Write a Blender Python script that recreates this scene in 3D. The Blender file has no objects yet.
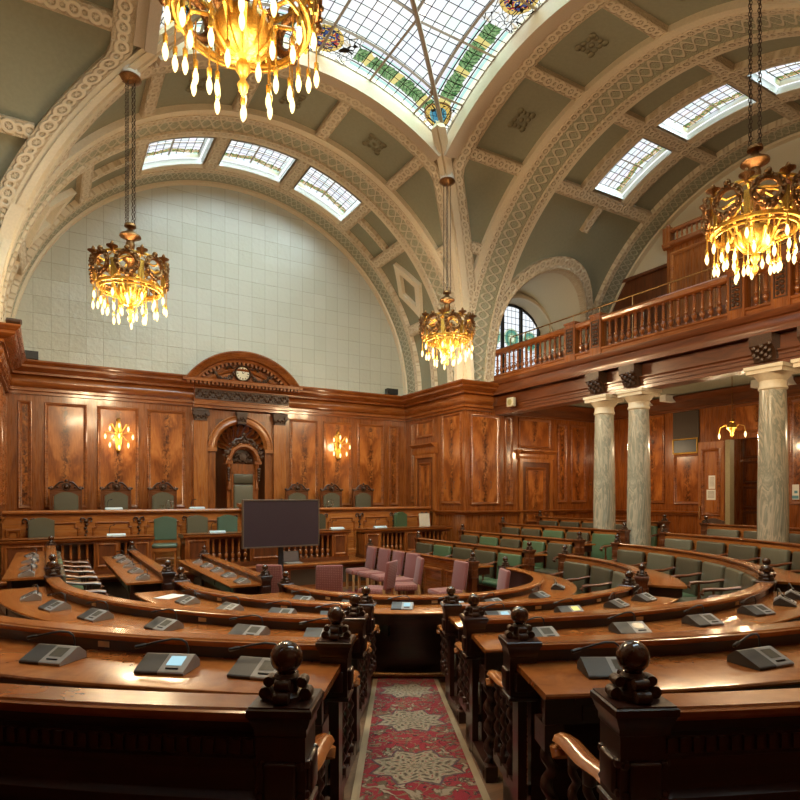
import bpy, math, random
from math import sin, cos, pi, sqrt, radians, atan2, floor, ceil, acos, hypot
from mathutils import Vector
random.seed(7)
SC = bpy.context.scene
COL = SC.collection

# ------------------------------------------------------------------ mesh helpers
class MB:
    """Collects geometry; build() links it as ONE mesh object. gc = coordinates the materials read."""
    def __init__(s): s.v = []; s.f = []; s.g = []
    def add(s, vs, fs, gs=None):
        b = len(s.v); s.v.extend([tuple(p) for p in vs])
        s.g.extend(gs if gs else [None]*len(vs))
        s.f.extend([tuple(i+b for i in f) for f in fs]); return s
    def box(s, x0, x1, y0, y1, z0, z1, n=1):
        """box cut into n slices along x"""
        vs = []; fs = []
        for i in range(n+1):
            x = x0+(x1-x0)*i/n
            vs += [(x,y0,z0),(x,y1,z0),(x,y1,z1),(x,y0,z1)]
        for i in range(n):
            a = 4*i; b = a+4
            for k in range(4): fs.append((a+k, a+(k+1)%4, b+(k+1)%4, b+k))
        fs.append((3,2,1,0)); e = 4*n; fs.append((e,e+1,e+2,e+3))
        return s.add(vs, fs)
    def extr(s, prof, x0, x1, n=1, closed=True, caps=True):
        """(y,z) profile pulled along x"""
        m = len(prof); vs = []; fs = []
        for i in range(n+1):
            x = x0+(x1-x0)*i/n
            vs += [(x,p[0],p[1]) for p in prof]
        K = m if closed else m-1
        for i in range(n):
            for k in range(K):
                a = i*m+k; b = i*m+(k+1)%m
                fs.append((a,b,b+m,a+m))
        if closed and caps:
            fs.append(tuple(range(m-1,-1,-1))); fs.append(tuple(n*m+k for k in range(m)))
        return s.add(vs, fs)
    def prism(s, poly, z0, z1):
        """(x,y) polygon lifted from z0 to z1"""
        m = len(poly)
        vs = [(p[0],p[1],z0) for p in poly]+[(p[0],p[1],z1) for p in poly]
        fs = [tuple(range(m-1,-1,-1)), tuple(range(m,2*m))]
        fs += [(k,(k+1)%m,m+(k+1)%m,m+k) for k in range(m)]
        return s.add(vs, fs)
    def slab(s, poly, y0, y1):
        """(x,z) polygon pulled from y0 to y1"""
        m = len(poly)
        vs = [(p[0],y0,p[1]) for p in poly]+[(p[0],y1,p[1]) for p in poly]
        fs = [tuple(range(m)), tuple(range(2*m-1,m-1,-1))]
        fs += [(k,m+k,m+(k+1)%m,(k+1)%m) for k in range(m)]
        return s.add(vs, fs)
    def lathe(s, prof, o=(0,0,0), n=12, ax='z', sq=False):
        vs = []; fs = []; m = len(prof)
        for r, h in prof:
            for k in range(n):
                t = 2*pi*k/n + (pi/4 if sq else 0)
                a, b = r*cos(t), r*sin(t)
                p = (a,b,h) if ax == 'z' else ((h,a,b) if ax == 'x' else (b,h,a))
                vs.append((o[0]+p[0],o[1]+p[1],o[2]+p[2]))
        for i in range(m-1):
            for k in range(n):
                a = i*n+k; b = i*n+(k+1)%n
                fs.append((a,b,b+n,a+n))
        if prof[0][0] > 1e-4: fs.append(tuple(range(n-1,-1,-1)))
        if prof[-1][0] > 1e-4: fs.append(tuple((m-1)*n+k for k in range(n)))
        return s.add(vs, fs)
    def ball(s, o, r, n=12, m=8, sz=1.0):
        return s.lathe([(max(1e-5,r*sin(pi*i/m)), -r*sz*cos(pi*i/m)) for i in range(m+1)], o, n)
    def tube(s, pts, r, n=6, closed=False, ry=None):
        P = [Vector(p) for p in pts]; N = len(P); vs = []; fs = []
        up = Vector((0,0,1))
        for i, p in enumerate(P):
            if closed: t = P[(i+1)%N]-P[i-1]
            else: t = P[min(i+1,N-1)]-P[max(i-1,0)]
            t.normalize()
            a = t.cross(up)
            if a.length < .05: a = t.cross(Vector((0,1,0)))
            a.normalize(); b = a.cross(t)
            ra = r[i] if isinstance(r,(list,tuple)) else r
            rb = ra if ry is None else (ry[i] if isinstance(ry,(list,tuple)) else ry)
            for k in range(n):
                q = 2*pi*k/n
                vs.append(p+a*(ra*cos(q))+b*(rb*sin(q)))
        L = N if closed else N-1
        for i in range(L):
            for k in range(n):
                a = i*n+k; b = i*n+(k+1)%n; j = ((i+1)%N)*n
                fs.append((a,b,j+(k+1)%n,j+k))
        if not closed:
            fs.append(tuple(range(n-1,-1,-1))); fs.append(tuple((N-1)*n+k for k in range(n)))
        return s.add(vs, fs)
    def torus(s, o, R_, r, ax='z', n=16, m=6, sy=1.0):
        pts = []
        for k in range(n):
            t = 2*pi*k/n; a, b = R_*cos(t), R_*sy*sin(t)
            p = (a,b,0) if ax == 'z' else ((0,a,b) if ax == 'x' else (a,0,b))
            pts.append((o[0]+p[0],o[1]+p[1],o[2]+p[2]))
        return s.tube(pts, r, m, True)
    def rbox(s, x0, x1, y0, y1, z0, z1, r=.03, nx=1):
        """box with rounded edges"""
        r = min(r,(x1-x0)/2.01,(y1-y0)/2.01,(z1-z0)/2.01)
        lo = (x0,y0,z0); hi = (x1,y1,z1)
        def ln(i, n=1):
            a, b = lo[i], hi[i]
            mid = [a+r+(b-a-2*r)*k/n for k in range(n+1)]
            return [a, a+r*.45]+mid+[b-r*.45, b]
        A = [ln(0,nx), ln(1), ln(2)]
        key = {}; vs = []; fs = []
        def vid(p):
            k = tuple(round(c*20000) for c in p)
            if k in key: return key[k]
            q = [min(max(p[i],lo[i]+r),hi[i]-r) for i in range(3)]
            d = Vector([p[i]-q[i] for i in range(3)])
            if d.length > 1e-9: d.normalize()
            vs.append((q[0]+d[0]*r,q[1]+d[1]*r,q[2]+d[2]*r)); key[k] = len(vs)-1
            return key[k]
        for ax in range(3):
            i, j = [k for k in range(3) if k != ax]
            for side, val in ((0,lo[ax]),(1,hi[ax])):
                for a in range(len(A[i])-1):
                    for b in range(len(A[j])-1):
                        q = []
                        for (u,w) in ((a,b),(a+1,b),(a+1,b+1),(a,b+1)):
                            p = [0,0,0]; p[ax] = val; p[i] = A[i][u]; p[j] = A[j][w]; q.append(vid(p))
                        if len(set(q)) == 4: fs.append(tuple(q) if (side == 0) == (ax == 1) else tuple(q[::-1]))
        return s.add(vs, fs)
    def grid(s, fn, us, vs_, gf=None, drop=None):
        P = []; G = []; F = []; m = len(vs_)
        for u in us:
            for v in vs_:
                P.append(fn(u,v)); G.append(gf(u,v) if gf else None)
        for i in range(len(us)-1):
            for j in range(m-1):
                if drop and drop((us[i]+us[i+1])/2,(vs_[j]+vs_[j+1])/2): continue
                F.append((i*m+j,(i+1)*m+j,(i+1)*m+j+1,i*m+j+1))
        return s.add(P, F, G if gf else None)
    def frame(s, x0, x1, z0, z1, prof, y=0.0):
        """mitred picture-frame moulding in the xz plane; prof = (inset, height towards -y)"""
        vs = []; fs = []; m = len(prof)
        for (i, h) in prof:
            vs += [(x0+i,y-h,z0+i),(x1-i,y-h,z0+i),(x1-i,y-h,z1-i),(x0+i,y-h,z1-i)]
        for k in range(m-1):
            for c in range(4):
                a = 4*k+c; b = 4*k+(c+1)%4
                fs.append((a,b,b+4,a+4))
        return s.add(vs, fs)
    def build(s, name, mat, parent=None, M=None, grain='x', smooth=40, loc=None, rz=0.0, world=False):
        me = bpy.data.meshes.new(name)
        g = []
        for p, q in zip(s.v, s.g):
            if q is not None: g.extend(q)
            elif grain == 'x': g.extend(p)
            elif grain == 'y': g.extend((p[1],p[0],p[2]))
            else: g.extend((p[2],p[0],p[1]))
        V = [M(*p) for p in s.v] if M else s.v
        if world and parent is not None:
            o = parent.location; V = [(p[0]-o[0],p[1]-o[1],p[2]-o[2]) for p in V]
        me.from_pydata([tuple(p) for p in V], [], s.f)
        at = me.attributes.new('gc','FLOAT_VECTOR','POINT'); at.data.foreach_set('vector', g)
        me.materials.append(mat)
        if smooth:
            me.polygons.foreach_set('use_smooth',[True]*len(me.polygons))
            me.update(); me.set_sharp_from_angle(angle=radians(smooth))
        me.update()
        o = bpy.data.objects.new(name, me); COL.objects.link(o)
        if parent is not None: o.parent = parent
        if loc is not None: o.location = loc
        if rz: o.rotation_euler = (0,0,rz)
        return o

def tag(o, label, cat, group=None, kind=None):
    o['label'] = label; o['category'] = cat
    if group: o['group'] = group
    if kind: o['kind'] = kind
    return o
def struct(o): o['kind'] = 'structure'; return o
def thing(name, label, cat, loc=(0,0,0), rz=0.0, group=None):
    o = bpy.data.objects.new(name, None); COL.objects.link(o)
    o.location = loc; o.rotation_euler = (0,0,rz); o.empty_display_size = .1
    return tag(o, label, cat, group)
KIDS = {}
def kids(o):
    return [c for c in o.children]
def dup(root, label, loc, rz=0.0, group=None, scale=None):
    r = root.copy(); COL.objects.link(r); r.location = loc; r.rotation_euler = (0,0,rz); r['label'] = label
    if group: r['group'] = group
    if scale: r.scale = scale
    for ch in root.children:
        c = ch.copy(); COL.objects.link(c); c.parent = r
        for g in ch.children:
            d = g.copy(); COL.objects.link(d); d.parent = c
    return r
def part(src, parent, loc=None, rz=0.0):
    """another copy of a part under the same or another parent"""
    c = src.copy(); COL.objects.link(c); c.parent = parent
    if loc is not None: c.location = loc
    c.rotation_euler = (0,0,rz)
    return c

# ------------------------------------------------------------------ materials
class NG:
    def __init__(s, name):
        s.m = bpy.data.materials.new(name); s.m.use_nodes = True
        s.t = s.m.node_tree; s.t.nodes.clear()
        s.out = s.t.nodes.new('ShaderNodeOutputMaterial')
    def n(s, typ, ins=None, **kw):
        x = s.t.nodes.new('ShaderNode'+typ)
        for k, v in kw.items(): setattr(x, k, v)
        for k, v in (ins or {}).items(): s.put(x.inputs[k], v)
        return x
    def put(s, sock, v):
        if hasattr(v, 'is_output'): s.t.links.new(v, sock)
        elif isinstance(v, (tuple,list)):
            if sock.type == 'RGBA' and len(v) == 3: v = (*v,1)
            sock.default_value = v
        else: sock.default_value = v
    def gc(s): return s.n('Attribute', attribute_name='gc').outputs['Vector']
    def map(s, v, sc=(1,1,1), loc=(0,0,0)): return s.n('Mapping', {'Vector':v,'Scale':sc,'Location':loc}).outputs[0]
    def ma(s, op, a, b=0.0, c=0.0, clamp=False):
        x = s.t.nodes.new('ShaderNodeMath'); x.operation = op; x.use_clamp = clamp
        s.put(x.inputs[0],a); s.put(x.inputs[1],b); s.put(x.inputs[2],c); return x.outputs[0]
    def sep(s, v): return s.n('SeparateXYZ', {0:v}).outputs
    def com(s, x, y, z=0.0): return s.n('CombineXYZ', {0:x,1:y,2:z}).outputs[0]
    def noise(s, v, scale=5, detail=3, rough=.5, dist=0.0):
        return s.n('TexNoise', {'Vector':v,'Scale':scale,'Detail':detail,'Roughness':rough,'Distortion':dist}).outputs['Fac']
    def vor(s, v, scale=5, feat='F1', out='Distance', rnd=1.0):
        return s.n('TexVoronoi', {'Vector':v,'Scale':scale,'Randomness':rnd}, feature=feat).outputs[out]
    def ramp(s, f, stops, interp='LINEAR'):
        x = s.n('ValToRGB', {0:f}); e = x.color_ramp; e.interpolation = interp
        while len(e.elements) < len(stops): e.elements.new(.5)
        for k, (p, c) in zip(e.elements, stops): k.position = p; k.color = (*c,1) if len(c) == 3 else c
        return x.outputs[0]
    def mix(s, f, a, b, blend='MIX'):
        x = s.n('Mix', data_type='RGBA', blend_type=blend)
        s.put(x.inputs[0],f); s.put(x.inputs[6],a); s.put(x.inputs[7],b); return x.outputs[2]
    def step(s, a, lo, hi):
        return s.n('MapRange', {0:a,1:lo,2:hi,3:0.0,4:1.0}, interpolation_type='SMOOTHSTEP').outputs[0]
    def bump(s, h, dist=.01, strength=1.0):
        return s.n('Bump', {'Height':h,'Distance':dist,'Strength':strength}).outputs[0]
    def pbr(s, color, rough=.5, metal=0.0, normal=None, coat=0.0, coatr=.1, spec=.5, emit=None, es=0.0, sheen=0.0):
        p = s.n('BsdfPrincipled')
        s.put(p.inputs['Base Color'],color); s.put(p.inputs['Roughness'],rough); s.put(p.inputs['Metallic'],metal)
        s.put(p.inputs['Coat Weight'],coat); s.put(p.inputs['Coat Roughness'],coatr); s.put(p.inputs['Specular IOR Level'],spec)
        s.put(p.inputs['Sheen Weight'],sheen)
        if normal is not None: s.put(p.inputs['Normal'],normal)
        if emit is not None: s.put(p.inputs['Emission Color'],emit); s.put(p.inputs['Emission Strength'],es)
        s.t.links.new(p.outputs[0], s.out.inputs[0]); return s.m

def flat(name, c, rough=.5, metal=0.0, nb=0.0, ns=40, coat=0.0, spec=.5, var=0.12):
    g = NG(name); v = g.gc()
    f = g.noise(v, ns, 4)
    k = g.ramp(f, [(.3,tuple(x*(1-var) for x in c)),(.7,tuple(min(1,x*(1+var)) for x in c))])
    return g.pbr(k, rough, metal, g.bump(f, nb) if nb else None, coat, .12, spec)

def wood(name, dark, mid, light, rough=.27, coat=.5, sc=1.0, cr=.12, streak=.5):
    g = NG(name); v = g.gc()
    w = g.noise(g.map(v,(.7*sc,5*sc,5*sc)), 1.6, 4, .55, 1.2)
    f = g.noise(g.map(v,(2.2*sc,60*sc,60*sc)), 1.0, 3, .6)
    k = g.ramp(w, [(.30,dark),(.5,mid),(.70,light)])
    k = g.mix(g.ma('MULTIPLY', g.step(f,.5,.75), streak), k, tuple(x*.45 for x in dark))
    big = g.noise(v, .8, 2)
    k = g.mix(g.ma('MULTIPLY', big, .35), k, mid)
    return g.pbr(k, g.ma('ADD', g.ma('MULTIPLY', f, .12), rough-.05), 0, None, coat, cr, .5)

def flame(name):
    """crotch-figured mahogany: gc = (height, across, seed)"""
    g = NG(name); v = g.gc(); x, y, z = g.sep(v)
    n1 = g.noise(g.map(v,(1.3,2.2,1)), 1.5, 4, .55, .8)
    ay = g.ma('ABSOLUTE', g.ma('ADD', y, g.ma('MULTIPLY', g.ma('SUBTRACT', g.noise(g.com(x,z,z),1.7,3),.5), .22)))
    core = g.ma('SUBTRACT', 1.0, g.step(ay, .0, .17))
    # feathers rise away from the core
    ph = g.ma('ADD', g.ma('MULTIPLY', x, 5.0), g.ma('ADD', g.ma('MULTIPLY', g.ma('POWER', ay, .6), -9.0), g.ma('MULTIPLY', n1, 7.0)))
    fea = g.ma('ADD', .5, g.ma('MULTIPLY', g.ma('SINE', ph), .5))
    fine = g.noise(g.map(v,(5,45,1)), 1.0, 3, .6, .6)
    f = g.ma('ADD', g.ma('MULTIPLY', fea, .25), g.ma('ADD', g.ma('MULTIPLY', fine, .4), g.ma('MULTIPLY', n1, .35)))
    k = g.ramp(f, [(.3,(.17,.042,.007)),(.5,(.32,.092,.016)),(.7,(.47,.16,.034))])
    dk = g.ma('MULTIPLY', core, g.step(g.noise(g.map(v,(6,9,1)),1.4,5,.7,1.0), .38,.62))
    k = g.mix(g.ma('MULTIPLY', dk, .95), k, (.045,.012,.004))
    return g.pbr(k, .26, 0, None, .6, .1, .5)

M = {}
M['wood'] = wood('polished_mahogany', (.12,.029,.005),(.23,.065,.012),(.33,.105,.021))
M['chairwood'] = wood('chair_walnut', (.07,.020,.005),(.13,.037,.009),(.19,.06,.015))
M['wood_light'] = wood('honey_mahogany', (.20,.055,.011),(.33,.106,.022),(.42,.155,.036))
def veneer():
    g = NG('desk_veneer'); v = g.gc()
    w = g.noise(g.map(v,(2.2,1.3,1.0)), 1.6, 4, .6, 1.6)
    f = g.noise(g.map(v,(9,26,26)), 1.0, 2, .5, .5)
    k = g.ramp(g.ma('ADD', g.ma('MULTIPLY', w, .8), g.ma('MULTIPLY', f, .2)), [(.3,(.22,.060,.012)),(.5,(.33,.105,.023)),(.7,(.43,.155,.036))])
    return g.pbr(k, .24, 0, None, .4, .10, .5)
M['desk'] = veneer()
M['dark'] = wood('shade_darkened_mahogany', (.020,.006,.004),(.036,.010,.006),(.055,.016,.008), .33, .35)  # unlit look of the foreground bench fronts put into the wood colour
M['brown'] = wood('brown_mahogany', (.07,.019,.006),(.125,.034,.009),(.175,.05,.014), .3, .4)
M['carved'] = flat('carved_dark_oak', (.050,.020,.007), .42, nb=.004, ns=60, var=.4)
M['flame'] = flame('flame_mahogany')
M['finial'] = flat('french_polished_ball', (.055,.018,.006), .12, coat=.8, ns=9, var=.35)
M['oak'] = wood('pale_oak', (.34,.17,.06),(.47,.25,.10),(.55,.31,.13), .45, .1)
M['green'] = flat('green_leather', (.066,.112,.054), .38, nb=.0012, ns=220, coat=.15)
M['olive'] = flat('dark_olive_leather', (.062,.053,.030), .38, nb=.0012, ns=220, coat=.15)
M['sage'] = flat('sage_leather', (.10,.09,.056), .38, nb=.0012, ns=220, coat=.15)
M['brownhide'] = flat('brown_leather', (.075,.035,.018), .4, nb=.0012, ns=220, coat=.15)
M['teal'] = flat('teal_leather', (.07,.115,.08), .38, nb=.0012, ns=220, coat=.15)
M['plaster'] = flat('olive_plaster', (.27,.265,.185), .8, nb=.0006, ns=18, var=.05)
M['cream'] = flat('cream_plaster', (.70,.60,.435), .75, nb=.001, ns=25, var=.05)
M['wallcream'] = flat('cream_wall_paint', (.62,.55,.40), .8, var=.04)
M['white'] = flat('white_paint', (.78,.76,.70), .6, var=.03)
M['bronze'] = flat('aged_bronze', (.23,.115,.045), .38, 1.0, nb=.004, ns=90, var=.45)
M['kerb'] = flat('skylight_kerb_plaster', (.50,.40,.29), .75, var=.05)
M['sash'] = flat('grey_white_sash_paint', (.40,.39,.36), .6, var=.03)
M['gold'] = flat('gilt_brass', (.54,.32,.065), .46, 1.0, nb=.004, ns=70, var=.3)
M['brass'] = flat('brass_tube', (.75,.52,.24), .25, 1.0)
M['chrome'] = flat('chrome', (.7,.7,.7), .15, 1.0, var=.02)
M['iron'] = flat('dark_iron_chain', (.09,.06,.04), .5, .7, var=.2)
M['black'] = flat('black_plastic', (.012,.012,.013), .4, var=.2)
M['grey'] = flat('grey_plastic', (.27,.26,.25), .42, var=.04)
M['darkgrey'] = flat('dark_grey_mesh_plastic', (.045,.043,.042), .5, nb=.0005, ns=500, var=.2)
M['screen'] = flat('grey_lcd', (.11,.105,.09), .2, var=.1)
M['tv'] = flat('television_glass', (.046,.029,.033), .3, var=.05)
M['frame'] = flat('pewter_plastic', (.20,.15,.11), .3, .6)
M['paper'] = flat('white_paper', (.75,.74,.7), .7, var=.03)
M['label'] = flat('cream_card', (.72,.62,.42), .6, var=.05)
M['speaker'] = flat('cream_plastic', (.5,.44,.30), .5)
M['lead'] = flat('lead_came', (.06,.05,.045), .5, .4)
M['rebate'] = flat('skylight_bar_paint', (.30,.24,.18), .6)
M['floorwood'] = wood('floor_boards', (.10,.045,.02),(.17,.08,.035),(.23,.11,.05), .4, .2)
M['stone'] = wood('pale_step_edge', (.25,.17,.09),(.34,.235,.13),(.42,.30,.17), .5, .1)
M['crystal'] = None
def glow(name, c, s):
    g = NG(name); e = g.n('Emission', {0:c,1:s}); g.t.links.new(e.outputs[0], g.out.inputs[0])
    g.m.cycles.emission_sampling = 'NONE'; return g.m
M['bulb'] = glow('lit_bulb_glass', (1,.74,.30), 2.6)
M['lcdblue'] = glow('lit_blue_display', (.45,.72,.80), .75)
M['lcdyellow'] = glow('lit_yellow_display', (1,.8,.25), .9)

def crystal():
    g = NG('clear_glass'); a = g.n('BsdfGlass', {'Color':(.95,.97,.97),'Roughness':.02,'IOR':1.45})
    g.t.links.new(a.outputs[0], g.out.inputs[0]); return g.m
M['crystal'] = crystal()

def relief(name, base, ground, period=.36, half=.15, kind='ring'):
    """moulded plaster ornament read from gc = (along, across): relief by bump, a tinted ground where the paint differs"""
    g = NG(name); x, y, z = g.sep(g.gc())
    u = g.ma('SUBTRACT', g.ma('FRACT', g.ma('DIVIDE', x, period)), .5)
    u = g.ma('MULTIPLY', u, period)
    v = g.ma('SUBTRACT', g.ma('PINGPONG', y, half), half/2) if kind == 'tile' else y
    if kind == 'guilloche':
        w1 = g.ma('MULTIPLY', g.ma('SINE', g.ma('MULTIPLY', x, 2*pi/period)), half*.72)
        d1 = g.ma('ABSOLUTE', g.ma('SUBTRACT', v, w1)); d2 = g.ma('ABSOLUTE', g.ma('ADD', v, w1))
        d = g.ma('MINIMUM', d1, d2)
        h = g.ma('SUBTRACT', 1.0, g.step(d, half*.10, half*.30))
        rr = g.ma('SQRT', g.ma('ADD', g.ma('MULTIPLY', u, u), g.ma('MULTIPLY', v, v)))
        h = g.ma('MAXIMUM', h, g.ma('MULTIPLY', g.step(g.noise(g.gc(), 34, 2), .5, .62), .6))
    else:
        rr = g.ma('SQRT', g.ma('ADD', g.ma('MULTIPLY', u, u), g.ma('MULTIPLY', v, v)))
        ring = g.ma('ABSOLUTE', g.ma('SUBTRACT', rr, half*.62))
        h = g.ma('SUBTRACT', 1.0, g.step(ring, half*.12, half*.34))
        th = g.ma('ARCTAN2', v, u)
        pet = g.ma('MULTIPLY', g.ma('COSINE', g.ma('MULTIPLY', th, 6.0)), half*.10)
        h = g.ma('MAXIMUM', h, g.ma('SUBTRACT', 1.0, g.step(g.ma('ADD', rr, pet), half*.2, half*.38)))
        u2 = g.ma('SUBTRACT', period*.5, g.ma('ABSOLUTE', u))
        r2 = g.ma('SQRT', g.ma('ADD', g.ma('MULTIPLY', u2, u2), g.ma('MULTIPLY', v, v)))
        h = g.ma('MAXIMUM', h, g.ma('SUBTRACT', 1.0, g.step(g.ma('ABSOLUTE', g.ma('SUBTRACT', r2, half*.45)), half*.1, half*.3)))
        h = g.ma('MAXIMUM', h, g.ma('MULTIPLY', g.step(g.noise(g.gc(), 30, 2), .5, .6), .5))
    col = g.mix(h, ground, base)
    return g.pbr(col, .75, 0, g.bump(h, .035, 1.0))
M['rib'] = relief('scrolled_plaster_rib', (.70,.585,.42), (.56,.44,.29), .30, .14)
M['band'] = relief('green_ground_scroll_band', (.64,.56,.40), (.40,.39,.26), .46, .24, 'guilloche')
M['band2'] = relief('green_ground_leaf_band', (.60,.55,.40), (.36,.36,.25), .30, .2, 'guilloche')

def tiles():
    g = NG('tiled_acoustic_plaster'); v = g.gc()
    b = g.n('TexBrick', {'Vector':v,'Color1':(.46,.445,.35),'Color2':(.43,.415,.325),'Mortar':(.33,.31,.235),'Scale':1.0,'Mortar Size':.008,'Mortar Smooth':.2,'Bias':-.3,'Brick Width':.36,'Row Height':.40}, offset=0.0, squash=1.0)
    cell = g.n('TexWhiteNoise', {'Vector':g.com(g.ma('FLOOR', g.ma('DIVIDE', g.sep(v)[0], .36)), g.ma('FLOOR', g.ma('DIVIDE', g.sep(v)[1], .40)))}, noise_dimensions='3D').outputs['Value']
    k = g.mix(g.ma('MULTIPLY', cell, .4), b.outputs['Color'], (.52,.51,.43))
    # each tile sits a touch proud at a corner
    fx = g.ma('FRACT', g.ma('DIVIDE', g.sep(v)[0], .36)); fy = g.ma('FRACT', g.ma('DIVIDE', g.sep(v)[1], .40))
    h = g.ma('ADD', g.ma('MULTIPLY', fx, g.ma('SUBTRACT', cell, .5)), g.ma('MULTIPLY', fy, .4))
    nz = g.bump(g.ma('ADD', h, g.ma('MULTIPLY', g.noise(v,9,3),.5)), .03)
    return g.pbr(k, .35, 0, nz, 0, .1, .5)
M['tiles'] = tiles()

def marble():
    g = NG('green_veined_marble'); v = g.gc()
    w = g.noise(g.map(v,(.5,2.6,2.6)), 1.6, 6, .6, 2.2)
    k = g.ramp(w, [(.25,(.16,.15,.11)),(.40,(.30,.29,.22)),(.47,(.52,.44,.32)),(.52,(.25,.25,.19)),(.6,(.40,.37,.28)),(.66,(.56,.46,.34)),(.8,(.30,.30,.23))])
    return g.pbr(k, .25, 0, None, .3, .1)
M['marble'] = marble()

def rug(name, medallion=True):
    g = NG(name); v = g.gc(); x, y, z = g.sep(v)
    red = (.25,.020,.026); cream = (.50,.40,.27); navy = (.10,.05,.06)
    # scattered flowers and vines
    w = g.n('VectorMath', {0:v,1:g.map(g.n('TexNoise',{'Vector':v,'Scale':6.0}).outputs['Color'],(.10,.10,.10))}, operation='ADD').outputs[0]
    n1 = g.noise(w, 6.5, 2, .5, 1.6); n2 = g.noise(g.map(w,(1,1,1),(3,5,1)), 9, 2, .5, 2.0); n3 = g.noise(g.map(w,(1,1,1),(9,2,4)), 5.5, 1, .5, 1.2)
    k = g.mix(g.step(g.ma('ABSOLUTE', g.ma('SUBTRACT', n3, .5)), .03, .012), red, (.19,.11,.06))
    k = g.mix(g.step(n1,.56,.59), k, (.13,.085,.045)); k = g.mix(g.step(n1,.63,.66), k, (.28,.20,.13))
    k = g.mix(g.step(n2,.57,.60), k, (.07,.018,.022)); k = g.mix(g.step(n2,.62,.64), k, (.16,.14,.075)); k = g.mix(g.step(n2,.67,.69), k, (.33,.22,.15))
    if medallion:
        u = g.ma('MULTIPLY', g.ma('SUBTRACT', g.ma('FRACT', g.ma('DIVIDE', x, 1.1)), .5), 1.1)
        for_r = g.ma('SQRT', g.ma('ADD', g.ma('MULTIPLY', u, u), g.ma('MULTIPLY', y, y)))
        th = g.ma('ARCTAN2', y, u)
        tri = g.ma('ABSOLUTE', g.ma('SUBTRACT', g.ma('FRACT', g.ma('MULTIPLY', th, 8/(2*pi))), .5))
        rr = g.ma('MULTIPLY', for_r, g.ma('ADD', .78, g.ma('MULTIPLY', tri, .62)))
        star = g.ma('SUBTRACT', 1.0, g.step(rr, .262,.272))
        n = g.noise(v, 30, 2)
        pat = g.ma('ADD', g.ma('SINE', g.ma('MULTIPLY', g.ma('ADD', rr, g.ma('MULTIPLY', n, .035)), 105.0)), g.ma('SINE', g.ma('ADD', g.ma('MULTIPLY', th, 16.0), g.ma('MULTIPLY', n, 6.0))))
        mc = g.ramp(g.ma('ADD', .5, g.ma('MULTIPLY', pat, .25)), [(0,(.09,.05,.035)),(.25,(.15,.11,.065)),(.5,(.25,.19,.12)),(.8,(.31,.24,.155)),(1,(.24,.05,.045))])
        k = g.mix(star, k, mc)
        k = g.mix(g.ma('MULTIPLY', g.step(rr,.262,.269), g.ma('SUBTRACT', 1.0, g.step(rr,.278,.286))), k, navy)
    f = g.noise(v, 300, 2)
    return g.pbr(k, .95, 0, g.bump(f,.002), 0, .1, .15, sheen=.1)
M['rug'] = rug('persian_runner')
M['rug2'] = rug('persian_rug', False)

def pinkfab():
    g = NG('pink_dotted_fabric'); v = g.gc()
    s = g.map(v,(26,26,26)); f = g.n('VectorMath', {0:s}, operation='FRACTION').outputs[0]
    x, y, z = g.sep(f)
    d = g.vor(v, 34, 'F1', 'Distance', .12)
    k = g.mix(g.ma('SUBTRACT', 1.0, g.step(d,.2,.28)), (.23,.075,.066), (.42,.24,.19))
    return g.pbr(k, .85, 0, g.bump(g.noise(v,250,2),.001), 0, .1, .2, sheen=.2)
M['pink'] = pinkfab()

def glass(name, build):
    """leaded glass: transparent panes tinted by a procedural design with dark lead lines"""
    g = NG(name); col, lead = build(g)
    tr = g.n('BsdfTransparent', {0:col}); gl = g.n('BsdfGlossy', {0:(.8,.8,.8),'Roughness':.15})
    a = g.n('MixShader', {0:.06,1:tr.outputs[0],2:gl.outputs[0]})
    di = g.n('BsdfDiffuse', {0:(.03,.025,.02)})
    b = g.n('MixShader', {0:lead,1:a.outputs[0],2:di.outputs[0]})
    g.t.links.new(b.outputs[0], g.out.inputs[0]); return g.m
def gridlines(g, x, y, px, py, w):
    lx = g.ma('ABSOLUTE', g.ma('SUBTRACT', g.ma('FRACT', g.ma('DIVIDE', x, px)), .5))
    ly = g.ma('ABSOLUTE', g.ma('SUBTRACT', g.ma('FRACT', g.ma('DIVIDE', y, py)), .5))
    a = g.ma('GREATER_THAN', lx, .5-w/px); b = g.ma('GREATER_THAN', ly, .5-w/py)
    return g.ma('MAXIMUM', a, b)
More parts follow.
